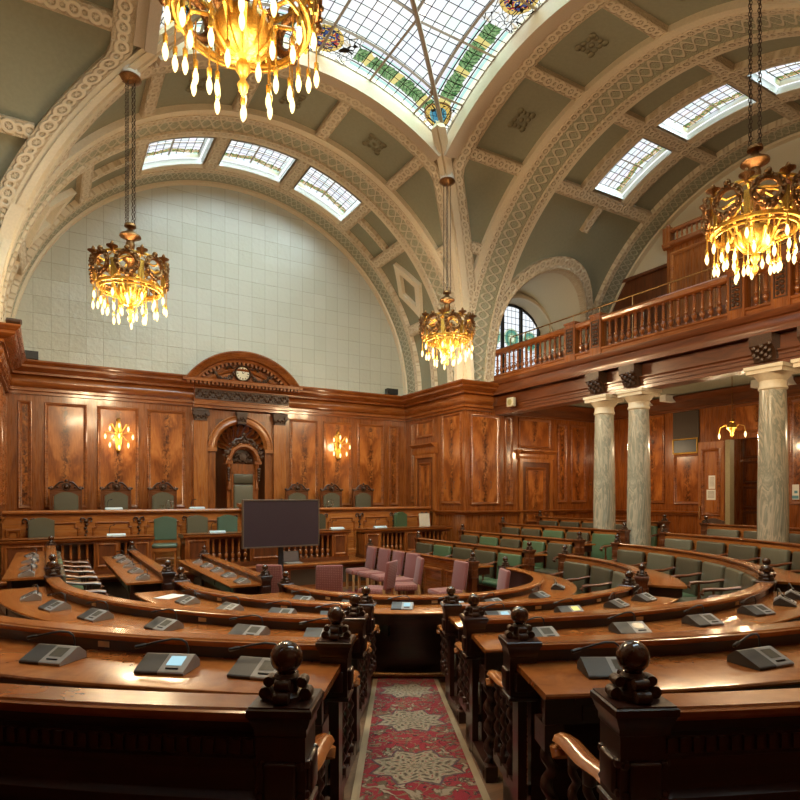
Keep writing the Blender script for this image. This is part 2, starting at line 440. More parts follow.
def sky_glass(g):
    """gc = (arc position from the crown, distance out from the centre line)"""
    v = g.gc(); x, y, z = g.sep(v); ax = g.ma('ABSOLUTE', x)
    lead = gridlines(g, x, y, .205, .205, .008)
    cell = g.n('TexWhiteNoise', {'Vector':g.com(g.ma('FLOOR', g.ma('DIVIDE', x, .205)), g.ma('FLOOR', g.ma('DIVIDE', y, .205)))}).outputs['Color']
    base = g.mix(.10, (.93,.97,.97), cell)
    t = g.ma('DIVIDE', g.ma('SUBTRACT', y, 2.06), .80)          # 0..1 across the border
    inb = g.ma('GREATER_THAN', t, 0.0)
    nz = g.noise(v, 6, 3, .5, 1.0)
    stripes = g.ramp(t, [(0,(.95,.97,.95)),(.10,(.80,.78,.88)),(.17,(.55,.80,.74)),(.25,(.93,.95,.93)),(.75,(.93,.95,.90)),(.80,(.50,.78,.72)),(.88,(.93,.90,.70)),(.93,(.95,.97,.95))], 'CONSTANT')
    gar = g.ma('SUBTRACT', 1.0, g.step(g.ma('ADD', g.ma('ABSOLUTE', g.ma('SUBTRACT', t, .5)), g.ma('MULTIPLY', g.ma('SUBTRACT', nz,.5), .22)), .19,.22))
    leaf = g.ramp(g.noise(v, 13, 3, .6, 1.5), [(.3,(.02,.09,.03)),(.45,(.10,.24,.08)),(.55,(.30,.45,.20)),(.65,(.07,.17,.07)),(.8,(.40,.50,.30))])
    knot = g.ma('ABSOLUTE', g.ma('SUBTRACT', g.ma('FRACT', g.ma('DIVIDE', g.ma('ADD', x, g.ma('MULTIPLY', t, .12)), .62)), .5))
    chev = g.ma('FRACT', g.ma('DIVIDE', g.ma('SUBTRACT', x, g.ma('MULTIPLY', g.ma('ABSOLUTE', g.ma('SUBTRACT', t, .5)), .32)), .075))
    leaf = g.mix(g.ma('LESS_THAN', chev, .16), leaf, (.01,.02,.01))
    leaf = g.mix(g.ma('LESS_THAN', knot, .09), leaf, (.75,.62,.22))
    border = g.mix(gar, stripes, leaf)
    # coats of arms: middle of each side and the four corners
    def crest(cx, cy, r):
        dx = g.ma('SUBTRACT', ax, cx); dy = g.ma('SUBTRACT', y, cy)
        return g.ma('SQRT', g.ma('ADD', g.ma('MULTIPLY', dx, dx), g.ma('MULTIPLY', dy, dy)))
    scr = g.vor(v, 8.5, 'DISTANCE_TO_EDGE'); scrl = g.ma('LESS_THAN', scr, .045)
    pale = g.mix(g.step(nz,.5,.7), (.90,.93,.90), (.62,.48,.30))
    zone = g.ma('MULTIPLY', inb, g.ma('MAXIMUM', g.ma('GREATER_THAN', ax, 2.28), g.ma('LESS_THAN', ax, .62)))
    border = g.mix(zone, border, pale)
    d1 = crest(2.50,2.50,.2); d0 = crest(0.0,2.46,.2)
    c1 = g.ramp(d1, [(0,(.05,.22,.32)),(.12,(.10,.30,.34)),(.17,(.62,.42,.10)),(.24,(.30,.16,.05)),(.28,(.9,.9,.85))], 'CONSTANT')
    border = g.mix(g.ma('LESS_THAN', d1, .28), border, c1)
    sh = g.ramp(g.noise(v, 9, 1), [(0,(.03,.05,.16)),(.42,(.45,.05,.03)),(.5,(.75,.55,.12)),(.56,(.04,.07,.20)),(.7,(.8,.75,.6))], 'CONSTANT')
    c0 = g.mix(g.ma('GREATER_THAN', d0, .26), sh, (.72,.50,.14))
    border = g.mix(g.ma('LESS_THAN', d0, .33), border, c0)
    col = g.mix(inb, base, border)
    l2 = g.ma('MAXIMUM', g.ma('MULTIPLY', lead, g.ma('SUBTRACT', 1.0, g.ma('MULTIPLY', zone, 1.0))), g.ma('MULTIPLY', zone, scrl))
    ft = g.ma('MULTIPLY', inb, g.ma('LESS_THAN', g.ma('ABSOLUTE', g.ma('SUBTRACT', g.ma('ABSOLUTE', g.ma('SUBTRACT', t, .5)), .27)), .012))
    return col, g.ma('MAXIMUM', l2, ft)
M['skyglass'] = glass('leaded_skylight_glass', sky_glass)
def arm_glass(g):
    """gc = (across the light, 0 at the lower edge upwards)"""
    v = g.gc(); x, y, z = g.sep(v)
    lead = gridlines(g, x, y, .17, .15, .008)
    cell = g.n('TexWhiteNoise', {'Vector':g.com(g.ma('FLOOR', g.ma('DIVIDE', x, .17)), g.ma('FLOOR', g.ma('DIVIDE', y, .15)))}).outputs['Color']
    base = g.mix(.12, (.93,.95,.97), cell)
    w = g.ma('ADD', y, g.ma('MULTIPLY', g.ma('ABSOLUTE', g.ma('SINE', g.ma('MULTIPLY', x, 2.6))), .10))
    nz = g.noise(v, 11, 3, .6, 1.0)
    leaf = g.ramp(nz, [(.3,(.05,.14,.05)),(.45,(.25,.35,.12)),(.55,(.55,.25,.10)),(.62,(.85,.80,.6)),(.75,(.15,.22,.12))])
    inn = g.ma('MULTIPLY', g.ma('GREATER_THAN', w, .12), g.ma('LESS_THAN', g.ma('ADD', w, g.ma('MULTIPLY', nz, .15)), .36))
    return g.mix(inn, base, leaf), lead
M['armglass'] = glass('leaded_arm_glass', arm_glass)
def side_glass(g):
    v = g.gc(); x, y, z = g.sep(v)
    lead = gridlines(g, x, y, .16, .20, .008)
    dx = g.ma('SUBTRACT', g.ma('ABSOLUTE', x), .0); dy = g.ma('SUBTRACT', y, 1.55)
    d = g.ma('SQRT', g.ma('ADD', g.ma('MULTIPLY', dx, dx), g.ma('MULTIPLY', dy, dy)))
    c = g.ramp(d, [(0,(.75,.8,.55)),(.10,(.25,.4,.22)),(.17,(.10,.30,.22)),(.26,(.55,.65,.45)),(.31,(.9,.93,.97))], 'CONSTANT')
    return g.mix(g.ma('LESS_THAN', d, .31), (.90,.93,.97), c), lead
M['sideglass'] = glass('leaded_side_glass', side_glass)
def mesh_mat():
    g = NG('woven_metal_grille'); v = g.gc(); x, y, z = g.sep(v)
    l = gridlines(g, x, y, .05, .05, .012)
    return g.pbr(g.mix(l, (.012,.007,.004), (.06,.034,.016)), .6, .0)
M['grille'] = mesh_mat()
# ------------------------------------------------------------------ the room: a square crossing with four vaulted arms
RV, ZS = 5.2, 5.1            # vault radius and springing height
YB, XR = 8.26, 10.2          # end of the back arm and of the gallery arm
def so(o, a, b): return [(a,b),(b,-a),(-a,-b),(-b,a)][o]
def VP(o, th, b, r):
    t = radians(th); x, y = so(o, r*cos(t), b); return (x, y, ZS+r*sin(t))
def fr(a, b, n): return [a+(b-a)*i/n for i in range(n+1)]
def patch(mb, o, t0, t1, b0, b1, r_in, r_out, dt=3.0, nb=1, gx=0.0, gb=None):
    """a curved slab on the vault of arm o between two angles and two distances (numbers or functions of the angle)"""
    n = max(1, int(abs(t1-t0)/dt+.5)); F0 = b0 if callable(b0) else (lambda t: b0); F1 = b1 if callable(b1) else (lambda t: b1)
    us = fr(t0, t1, n)
    cx = lambda t: radians(t-90)*RV-gx
    bb = lambda t, w: F0(t)+(F1(t)-F0(t))*w
    gy = lambda t, w: (F1(t)-F0(t))*(w-.5) if gb is None else bb(t,w)-gb
    ws = fr(0, 1, nb)
    mb.grid(lambda t,w: VP(o,t,bb(t,w),r_in), us, ws, lambda t,w: (cx(t),gy(t,w),0))
    for w in (0,1):
        rs = [r_in,r_out] if w == 0 else [r_out,r_in]
        mb.grid(lambda t,r: VP(o,t,bb(t,w),r), us, rs, lambda t,r: (cx(t),gy(t,w),r-r_in))
    for t in (t0,t1):
        rs = [r_in,r_out] if t == t1 else [r_out,r_in]
        mb.grid(lambda r,w: VP(o,t,bb(t,w),r), rs, ws, lambda r,w: (cx(t),gy(t,w),r-r_in))
def xrib(mb, o, tc, half, b0, b1, r_in, r_out):
    """rib running out along the arm at angle tc: pattern coordinates run along its length"""
    us = fr(tc-half, tc+half, 2)
    f0 = b0 if callable(b0) else (lambda t: b0)
    g = lambda t,w: (f0(t)+(b1-f0(t))*w, radians(t-tc)*RV, 0)
    mb.grid(lambda t,w: VP(o,t,f0(t)+(b1-f0(t))*w,r_in), us, [0,1], g)
    for t in (us[0],us[-1]):
        mb.grid(lambda w,r: VP(o,t,f0(t)+(b1-f0(t))*w,r), [0,1], [r_in,r_out] if t == us[0] else [r_out,r_in], lambda w,r: (w,.14+r-r_in,0))

S_SK = 2.9
WIN = [(60.8,77.0),(81.5,98.5),(103.0,119.2)]          # the three lights of an arm
ARM = {0:(YB,6.06,7.26), 1:(XR,7.15,8.20), 2:(YB,6.06,7.26), 3:(YB,6.06,7.26)}
RO = RV+.08
SIDE = (7.7,1.6,1.55)                                   # side window bay of the gallery arm: centre, half width, springing above ZS
def in_side(b, t):
    if t < 90: return False
    h = RO*sin(radians(t))
    return abs(b-SIDE[0]) < SIDE[1] and h < SIDE[2]+sqrt(max(0,SIDE[1]**2-(b-SIDE[0])**2))
ce = MB()
for o in range(4):
    end, w0, w1 = ARM[o]
    th = sorted(set([round(x,2) for x in fr(0,180,72)]+[x for w in WIN for x in w]))
    ce.grid(lambda t,w: VP(o,t,max(S_SK,abs(RO*cos(radians(t))))+(5.28-max(S_SK,abs(RO*cos(radians(t)))))*w,RO), th, fr(0,1,4))
    bs = sorted(set(fr(5.28,w0,5)+[w0,w1]+fr(w1,end,6)+(fr(6.0,9.4,34) if o == 1 else [])))
    if o == 1: th = sorted(set(th+[x for x in fr(120,180,60)]))
    def drop(t, b):
        if w0 < b < w1 and any(p < t < q for p,q in WIN): return True
        return o == 1 and in_side(b,t)
    ce.grid(lambda t,b: VP(o,t,b,RO), th, bs, None, drop)
ceil = struct(ce.build('ceiling', M['plaster'], smooth=30))

plain, pat, band, band2, kerb, sash = MB(), MB(), MB(), MB(), MB(), MB()
A = lambda t: abs(RV*cos(radians(t)))
for o in range(4):
    end, w0, w1 = ARM[o]
    # kerb of the skylight and the groin strips down to the piers
    patch(kerb,o,56.5,123.5,2.86,3.04,RV-.16,RV+.25)
    patch(kerb,o,56.5,123.5,3.04,3.20,RV-.09,RO)
    for a0, a1 in ((24,62),(118,156)):
        patch(plain,o,a0,a1,lambda t:A(t)-.02,lambda t:A(t)+.10,RV-.09,RO)
        patch(plain,o,a0,a1,lambda t:A(t)+.10,lambda t:A(t)+.19,RV-.05,RO)
    for a0, a1 in ((0,24),(156,180)):
        patch(plain,o,a0,a1,lambda t:A(t)-.02,lambda t:min(A(t)+.19,5.12),RV-.07,RO)
    lo = lambda t: max(3.20,A(t)+.19); hi = lambda t: max(3.52,A(t)+.46)
    patch(pat,o,31,149,lo,hi,RV-.05,RO,2.0)
    patch(pat,o,8,31,lo,lambda t:min(hi(t),5.10),RV-.05,RO,2.0); patch(pat,o,149,172,lo,lambda t:min(hi(t),5.10),RV-.05,RO,2.0)
    for tc in (37,58.5,79.7,100.3,121.5,143):
        xrib(pat,o,tc,1.45,hi(tc)-.03,4.95 if o != 3 else 5.3,RV-.02,RO)
    # wide arch beside the crossing
    (patch(plain,o,0,180,4.90,5.08,RV-.04,RO), patch(pat,o,0,180,5.08,5.24,RV-.06,RO,2)) if o != 3 else None
    e1 = w0-.10 if o != 1 else 6.12
    patch(band,o,0,180,5.24,e1-.28,RV-.02,RO,2); patch(pat,o,0,180,e1-.28,e1-.12,RV-.07,RO,2); patch(plain,o,0,180,e1-.12,e1,RV-.04,RO)
    # end arch against the lunette
    e2 = end-.80
    patch(pat,o,0,180,e2,e2+.16,RV-.06,RO,2); patch(band2,o,0,180,e2+.16,end-.16,RV-.03,RO,2); patch(plain,o,0,180,end-.16,end,RV-.09,RO)
    if o == 1:
        for tc in (58.0,79.2,100.8,121.8): xrib(pat,o,tc,1.7,e1,e2,RV-.04,RO)
        for b0 in (6.78,8.38): patch(pat,o,58,122,b0,b0+.22,RV-.05,RO)
        patch(pat,o,0,58,7.62,7.84,RV-.03,RO); patch(pat,o,122,131,7.62,7.84,RV-.03,RO)
        for b0 in (7.0,8.24): patch(plain,o,59,121,b0,b0+.13,RV-.02,RO)
    else:
        for tc in (59.0,79.25,100.75,121.0): xrib(pat,o,tc,1.7,e1,e2,RV-.04,RO)
        for a0,a1 in ((59,121),):
            patch(plain,o,a0,a1,w1+.02,w1+.22,RV-.03,RO)
        for a0,a1 in ((0,20),(44,57.5),(122.5,136),(160,180)): patch(pat,o,a0,a1,6.60,6.78,RV-.03,RO)
        for tc in (44.5,135.5,21,159): xrib(pat,o,tc,1.7,e1,e2,RV-.04,RO)
        for tc in (32.5,147.5):                       # lozenge panel
            bm = (e1+e2)/2
            for k in range(4):
                q = [(0,-.52),(9,0),(0,.52),(-9,0)]; (t0,b0),(t1,b1) = q[k],q[(k+1)%4]
                us = fr(0,1,3)
                plain.grid(lambda u,w: VP(o,tc+(t0+(t1-t0)*u)*w,bm+(b0+(b1-b0)*u)*w,RV-.05), us, [.62,.78,1.0])
                plain.grid(lambda u,r: VP(o,tc+(t0+(t1-t0)*u),bm+(b0+(b1-b0)*u),r), us, [RV-.05,RO])
                plain.grid(lambda u,r: VP(o,tc+(t0+(t1-t0)*u)*.62,bm+(b0+(b1-b0)*u)*.62,r), us, [RO-.01,RV-.05])
    # splayed shafts of the lights
    for p,q in WIN:
        for k,(r0,r1,ins) in enumerate(((RV-.02,RO+.02,0.0),(RO+.02,RO+.05,.05),(RO+.05,RO+.13,.05))):
            di = ins/RV*57.3
            for t,rs in ((p,1),(q,-1)):
                sash.grid(lambda b,r: VP(o,t+rs*di,b,r), [w0+ins,w1-ins], [r0,r1])
            for b,bs in ((w0,1),(w1,-1)):
                sash.grid(lambda t,r: VP(o,t,b+bs*ins,r), fr(p+di,q-di,6), [r0,r1])
plain.build('plaster_moulding', M['cream'], ceil, smooth=30)
kerb.build('skylight_kerb', M['kerb'], ceil, smooth=30); sash.build('window_reveal', M['sash'], ceil, smooth=30)
pat.build('scrolled_rib', M['rib'], ceil, smooth=30)
band.build('wide_arch_band', M['band'], ceil, smooth=30)
band2.build('end_arch_band', M['band2'], ceil, smooth=30)
MSPRAY = flat('bronzed_olive_plaster',(.235,.21,.125),.7)
# cast leaf sprays in the middle of the coffers
for o, tc in ((0,68.5),(0,90),(0,111),(1,69),(1,90),(1,111),(3,69),(3,90)):
    mb = MB()
    for k in range(4):
        for j in (0,1,2):
            a = pi/4+k*pi/2+(j-1)*.42; rr = .23 if j == 1 else .16
            mb.ball((rr*cos(a),rr*sin(a),0), .075 if j == 1 else .055, 8, 5, .9)
    mb.ball((0,0,0),.06,8,5)
    bm = 4.2
    def MM(x,y,z): return VP(o,tc+degrees_(x/RV),bm+y,RO-.005-abs(z)*.9)
    degrees_ = math.degrees
    mb.build('leaf_spray', MSPRAY, ceil, M=MM)

# ---- the great skylight
sk = MB(); RG = RV+.18
for o in range(4):
    sk.grid(lambda t,w: VP(o,t,A(t)*RG/RV+(S_SK-A(t)*RG/RV)*w,RG), fr(56.2,123.8,28), fr(0,1,6),
            lambda t,w: (RG*cos(radians(t)), A(t)*RG/RV+(S_SK-A(t)*RG/RV)*w, 0))
w1o = struct(sk.build('window_1', M['skyglass'], smooth=30))
bars = MB()
for o in range(4):
    rb = RG-.02
    a_at = lambda t: A(t)
    bars.tube([VP(o,t,2.08,rb) for t in fr(66.3,113.7,14)], .032, 4)               # inner line of the border
    for t in (66.5,78.0,102,113.5):
        bars.tube([VP(o,t,b,rb) for b in (max(A(t),.02),S_SK)], .028, 4)
    for b in (1.04,):
        bars.tube([VP(o,t,b,rb) for t in fr(78.5,101.5,8)], .026, 4)
    bars.tube([VP(o,t,A(t),rb-.01) for t in fr(56.2,90,14)], .05, 5)
    bars.tube([VP(o,t,2.88,rb) for t in fr(56.2,123.8,20)], .04, 4)
    bars.tube([VP(o,90,b,rb) for b in (0,S_SK)], .028, 4)
bars.build('glazing_bar', M['rebate'], w1o)
wn = 1
for o in (0,1,2,3):
    end, w0, w1 = ARM[o]
    for p,q in WIN:
        wn += 1
        di = .05/RV*57.3; tm = (p+q)/2
        g = MB(); g.grid(lambda t,b: VP(o,t,b,RO+.12), fr(p+di,q-di,6), [w0+.05,w1-.05], lambda t,b: (radians(t-tm)*RV, w1-.05-b, 0))
        wo = struct(g.build('window_%d' % wn, M['armglass']))
        f = MB(); f.tube([VP(o,tm,b,RO+.11) for b in (w0+.05,w1-.05)], .022, 4)
        f.tube([VP(o,t,(w0+w1)/2,RO+.11) for t in fr(p+di,q-di,6)], .016, 4)
        f.build('window_bar', M['rebate'], wo)

# ---- side window bay of the gallery arm
sc_, sw, sp = SIDE
tb, ar = MB(), MB()
ps = fr(0,180,30)
def yb_(h): return sqrt(max(0,RV*RV-h*h))
def tun(p, y): return (sc_+(sw-.03)*cos(radians(p)), y, ZS+sp+(sw-.03)*sin(radians(p)))
tb.grid(lambda p,w: (tun(p,0)[0], (yb_(min(5.19,tun(p,0)[2]-ZS))-.02)*(1-w)+6.0*w, tun(p,0)[2]), ps, fr(0,1,4))
for sx in (-1,1):
    tb.grid(lambda h,w: (sc_+sx*(sw-.03), (yb_(h)-.02)*(1-w)+6.0*w, ZS+h), fr(-.1,sp,4), fr(0,1,3))
def arc_pt(k, rr, lift):
    """follows the edge of the opening over the vault surface"""
    if k < 0: x, h = sc_+rr, sp+k
    elif k > pi: x, h = sc_-rr, sp-(k-pi)
    else: x, h = sc_+rr*cos(k), sp+rr*sin(k)
    return (x, sqrt(max(.01,(RV-lift)**2-h*h)), ZS+h)
kk = fr(-1.6,0,6)+fr(0.08,pi-.08,30)+fr(pi,pi+1.6,6)
ar.grid(lambda k,j: arc_pt(k,(1.56,1.56,1.60,1.66,1.86,1.9)[int(j)],(-.1,.06,.09,.05,.05,-.08)[int(j)]), kk, [0,1,2,3,4,5], lambda k,j: (k*1.7,(-.2,-.16,-.13,-.1,.1,.14)[int(j)],0))
ar.build('side_arch_rib', M['rib'], ceil, smooth=30)
tbo = struct(tb.build('wall_side_bay', M['wallcream'], smooth=30))
# its end wall with the window opening: half width 1.15, segmental head
yw = 6.0; hw = 1.22; wc_ = sc_+.22; hz = .30; hs = 2.25; hr = .72
def headz(x):
    Rr = (hw*hw+hr*hr)/(2*hr); return ZS+hs+hr-Rr+sqrt(Rr*Rr-x*x)
ew = MB()
xs = fr(-hw,hw,16)
ew.grid(lambda x,w: (wc_+x,yw,headz(x)*(1-w)+(ZS+3.6)*w), xs, [0,1])
for sx in (-1,1): ew.grid(lambda x,z: (wc_+sx*x,yw,z), [hw,2.2], [ZS-.2,ZS+3.6])
ew.grid(lambda x,z: (wc_+x,yw,z), [-hw,hw], [ZS-.2,ZS+hz])
ew.grid(lambda x,w: (wc_+x*(1-.06*w),yw+.5*w,headz(x)-.08*w), xs, [0,1])           # reveal
for sx in (-1,1): ew.grid(lambda z,w: (wc_+sx*hw*(1-.06*w),yw+.5*w,z), [ZS+hz,headz(hw)], [0,1])
ew.grid(lambda x,w: (wc_+x,yw+.5*w,ZS+hz), [-hw,hw], [0,1])
ew.build('bay_end_wall', M['wallcream'], tbo, smooth=30)
tr_ = MB()
tr_.tube([(wc_-hw-.02,yw-.03,ZS+hz)]+[(wc_+x,yw-.03,headz(x)+.02) for x in xs]+[(wc_+hw+.02,yw-.03,ZS+hz)], .07, 6)
tr_.build('window_architrave', M['cream'], tbo)
gw = MB()
for k in (-1,0,1):
    x0, x1 = wc_+k*.74-.34, wc_+k*.74+.34
    gw.grid(lambda x,w: (x,yw+.46,(ZS+hz+.04)*(1-w)+(headz(min(hw,max(-hw,x-wc_)))-.14)*w), fr(x0,x1,6), [0,1],
            lambda x,w: (x-wc_-k*.74,(hz+.04)*(1-w)+(headz(min(hw,max(-hw,x-wc_)))-.14-ZS)*w-hz,0))
wn += 1
swo = struct(gw.build('window_%d' % wn, M['sideglass']))
fb = MB()
for k in (-1.5,-.5,.5,1.5):
    x = wc_+k*.74; fb.box(x-.045,x+.045,yw+.42,yw+.5,ZS+hz,headz(min(hw,abs(k*.74)))-.06)
fb.tube([(wc_+x,yw+.46,headz(x)-.10) for x in xs], .05, 4); fb.box(wc_-hw,wc_+hw,yw+.40,yw+.5,ZS+hz-.02,ZS+hz+.06)
fb.build('window_frame', M['black'], swo)

# ---- walls
def lun(name, o, mat, dist, zlow=ZS-.02, dx=0):
    mb = MB()
    def P(t, w):
        r = RO*w; x, y = so(o, r*cos(radians(t)), dist); return (x, y, ZS+r*sin(radians(t)))
    mb.grid(P, fr(0,180,48), [0,1], lambda t,w: (RO*w*cos(radians(t)), RO*w*sin(radians(t))+.03, 0))
    return struct(mb.build(name, mat, smooth=0))
lun('wall_lunette_back', 0, M['tiles'], YB+.02)
lun('wall_lunette_gallery', 1, M['wallcream'], XR+.02)
lun('wall_lunette_front', 2, M['tiles'], YB+.02)
lun('wall_lunette_side', 3, M['tiles'], YB+.02)

FP = [(0,0),(0,.030),(.018,.040),(.034,.030),(.046,.030),(.056,.012),(.075,.006),(.080,.004)]
def panelled(name, O, rz, L, panels, H=ZS, mat=None, holes=(), thick=.14, cut=(0,0)):
    """a wall with fielded flame panels; local x runs along it, -y is the room side"""
    wb = MB(); xs = [0]
    hs = sorted(holes)
    x = cut[0]
    for (h0,h1,hz0,hz1) in hs:
        wb.box(x,h0,0,thick,-.1,H); wb.box(h0,h1,0,thick,hz1,H)
        if hz0 > 0: wb.box(h0,h1,0,thick,-.1,hz0)
        x = h1
    wb.box(x,L-cut[1],0,thick,-.1,H)
    w = struct(wb.build(name, mat or M['wood'], grain='z', loc=(O[0],O[1],0), rz=rz))
    fm, fl = MB(), MB(); q = 0
    for (s0,s1,z0,z1) in panels:
        q += 1; sd = random.random()*9
        fm.frame(s0,s1,z0,z1,FP)
        a,b,c,d = s0+.078,s1-.078,z0+.078,z1-.078
        fl.add([(a,-.004,c),(b,-.004,c),(b,-.004,d),(a,-.004,d)],[(0,1,2,3)],[(c-(z0+z1)/2,a-(s0+s1)/2,sd),(c-(z0+z1)/2,b-(s0+s1)/2,sd),(d-(z0+z1)/2,b-(s0+s1)/2,sd),(d-(z0+z1)/2,a-(s0+s1)/2,sd)])
    if panels:
        fm.build('panel_moulding', M['wood'], w); fl.build('flame_panel', M['flame'], w, smooth=0)
    return w
bp = []
for a,b in ((-4.97,-4.70),(-4.46,-3.59),(-3.38,-2.46),(-2.27,-1.37),(1.42,2.26),(2.42,3.32),(3.52,4.40),(4.60,4.92)):
    bp.append((a+5.2,b+5.2,1.82,4.25))
NX, NW, NZ = .05, .66, 3.36
back = panelled('wall_back', (-5.2,YB), 0, 10.4, bp, holes=((NX-NW+5.2,NX+NW+5.2,.9,4.12),))
nb_ = MB()                                     # spandrel around the arch, the recess and its shell
th = fr(0,180,28)
nb_.grid(lambda t,w: ((NX+5.2+NW*cos(radians(t))) if w < .5 else NX+5.2+max(-NW,min(NW,NW*1.6*cos(radians(t)))), 0.0, (NZ+NW*sin(radians(t))) if w < .5 else 4.13), th, [0,1])
nb_.grid(lambda t,z: (NX+5.2+NW*cos(radians(t)), .62*sin(radians(t)), z), th, [.9,NZ])
nb_.build('niche', M['brown'], back, grain='z', smooth=30)
sh = MB(); NF = 11
def shell(t, w):
    fl_ = abs(sin(radians(t)*NF/1.0))
    rr = NW*(1-.15*(1-fl_)*w)
    a = radians(t)
    x = rr*cos(a)*w; z = rr*sin(a)*w; y = .60*(1-w**1.6)+.02+.06*fl_*w*(1-w)*2
    return (NX+5.2+x, y, NZ+z)
sh.grid(shell, fr(0,180,132), fr(0,1,10))
sh.build('niche_shell', M['wood'], back, smooth=60)
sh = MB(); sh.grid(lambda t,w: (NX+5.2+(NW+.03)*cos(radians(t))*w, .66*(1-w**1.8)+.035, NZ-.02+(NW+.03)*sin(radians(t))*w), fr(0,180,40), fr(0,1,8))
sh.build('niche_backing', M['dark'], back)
av = MB()
av.grid(lambda t,j: (NX+5.2+(NW+(-.03,.02,.05,.09,.15,.19,.21,.22)[int(j)])*cos(radians(t)), -(0,.05,.07,.05,.05,.08,.08,0)[int(j)], NZ+(NW+(-.01,.02,.05,.09,.15,.19,.21,.22)[int(j)])*sin(radians(t))), fr(0,180,40), list(range(8)))
for sx in (-1,1): av.box(NX+5.2+sx*(NW+.11)-.13, NX+5.2+sx*(NW+.11)+.13, -.08, .0, NZ-.10, NZ)
av.build('niche_archivolt', M['wood_light'], back, smooth=35)
kb = MB(); kb.slab([(NX+5.2-.10,NZ+NW-.02),(NX+5.2+.10,NZ+NW-.02),(NX+5.2+.15,NZ+NW+.30),(NX+5.2-.15,NZ+NW+.30)],-.16,0)
for k in range(5): kb.ball((NX+5.2-.08+.04*k,-.17,NZ+NW+.08+.05*(k%2)),.035,7,5)
kb.build('keystone', M['carved'], back)
for sx in (-1.01,1.10):
    x = sx+5.2
    pm = MB(); pm.box(x-.175,x+.175,-.12,0,.9,4.04); pm.box(x-.21,x+.21,-.16,0,.9,1.05); pm.frame(x-.13,x+.13,1.2,3.95,[(0,0),(.0,.0),(.012,-.012),(.03,-.012)],-.12)
    pm.build('pilaster', M['wood_light'], back, grain='z')
    cm = MB(); cm.box(x-.20,x+.20,-.17,0,4.28,4.34); cm.slab([(x-.15,4.04),(x+.15,4.04),(x+.19,4.28),(x-.19,4.28)],-.15,0)
    for sy in (-1,1): cm.lathe([(.001,-.03),(.055,-.03),(.06,0),(.055,.03),(.001,.03)],(x+sy*.16,-.17,4.22),10,'y')
    for k in range(5): cm.ball((x-.12+.06*k,-.16,4.12+.04*(k%2)),.035,7,5)
    cm.build('carved_capital', M['carved'], back)
en = MB(); x0, x1 = NX+5.2-1.22, NX+5.2+1.26
en.extr([(0,4.36),(-.20,4.36),(-.20,4.42),(-.23,4.44),(-.23,4.52),(-.20,4.54),(-.20,4.88),(-.30,4.92),(-.30,4.96),(-.38,4.98),(-.46,5.04),(-.48,5.08),(0,5.08)], x0-.02, x1+.02)
en.box(NX+5.2-1.56,NX+5.2+1.56,-.50,0,4.99,5.06)
for k in range(30): en.box(NX+5.2-1.46+k*.1,NX+5.2-1.40+k*.1,-.47,-.3,4.93,4.99)
en.build('entablature', M['wood'], back, grain='x')
fz = MB(); fz.box(x0,x1,-.235,-.19,4.58,4.84)
random.seed(3)
for k in range(46):
    xx = x0+.04+k*(x1-x0-.08)/45
    fz.ball((xx,-.24,4.71+.075*sin(k*1.05)),.042,7,5); fz.ball((xx+.02,-.235,4.71-.07*sin(k*1.05)),.03,6,4)
fz.build('carved_frieze', M['carved'], back)
RP = (1.5**2+.80**2)/(1.6); ZP = 5.06+.80-RP
pd = MB(); half = math.degrees(math.asin(1.5/RP))
ta = fr(90-half,90+half,36); X0 = NX+5.2
pj = [(RP-.26,-.14),(RP-.26,-.30),(RP-.20,-.32),(RP-.18,-.40),(RP-.10,-.44),(RP-.03,-.50),(RP,-.50),(RP,0)]
pd.grid(lambda t,j: (X0+pj[int(j)][0]*cos(radians(t)), pj[int(j)][1], max(5.04,ZP+pj[int(j)][0]*sin(radians(t)))), ta, list(range(len(pj))))
pd.grid(lambda t,w: (X0+(RP-.24)*cos(radians(t)), -.15, (ZP+(RP-.24)*sin(radians(t)))*(1-w)+5.05*w), ta, [0,1])
pd.grid(lambda t,j: (X0+(RP-(.40,.40,.44,.48,.50)[int(j)])*cos(radians(t)), -(.15,.20,.22,.20,.15)[int(j)], max(5.06,ZP+(RP-(.40,.40,.44,.48,.50)[int(j)])*sin(radians(t)))), fr(90-half+9,90+half-9,30), list(range(5)))
for k in range(25):
    t = radians(90-half+5+k*(2*half-10)/24); r = RP-.29
    c, s_ = cos(t), sin(t)
    q = [(X0+(r+u)*c-w*s_, ZP+(r+u)*s_+w*c) for u,w in ((-.04,-.03),(.04,-.03),(.04,.03),(-.04,.03))]
    pd.slab(q,-.30,-.14)
pd.build('segmental_pediment', M['wood'], back, smooth=30)
gl_ = MB()
for sx in (-1,1):
    pts = [(X0+sx*(.24+.055*k), -.19, 5.30-.18*sin(pi*min(1,k/9.0))+(.02*k if k > 9 else 0)) for k in range(13)]
    for k, p in enumerate(pts):
        gl_.ball(p,.05,7,5); gl_.ball((p[0],p[1]+.01,p[2]+.05*(-1)**k),.032,6,4)
    gl_.tube([(X0+sx*.24,-.2,5.44),(X0+sx*.34,-.2,5.50),(X0+sx*.42,-.2,5.42),(X0+sx*.36,-.2,5.36)],.03,6)
gl_.build('carved_garland', M['carved'], back)
ck = thing('wall_clock','round cream faced clock in the carved pediment above the throne','clock',(NX,YB-.17,5.33))
c = MB(); c.lathe([(.001,0),(.225,0),(.225,-.05),(.20,-.075),(.175,-.05),(.17,-.03),(.001,-.03)],(0,0,0),28,'y')
c.build('clock_case', M['carved'], ck)
c = MB(); c.lathe([(.172,-.0335),(.172,-.0345)],(0,0,0),28,'y'); c.build('clock_face', flat('ivory_clock_dial',(.72,.64,.46),.5,var=.03), ck)
c = MB()
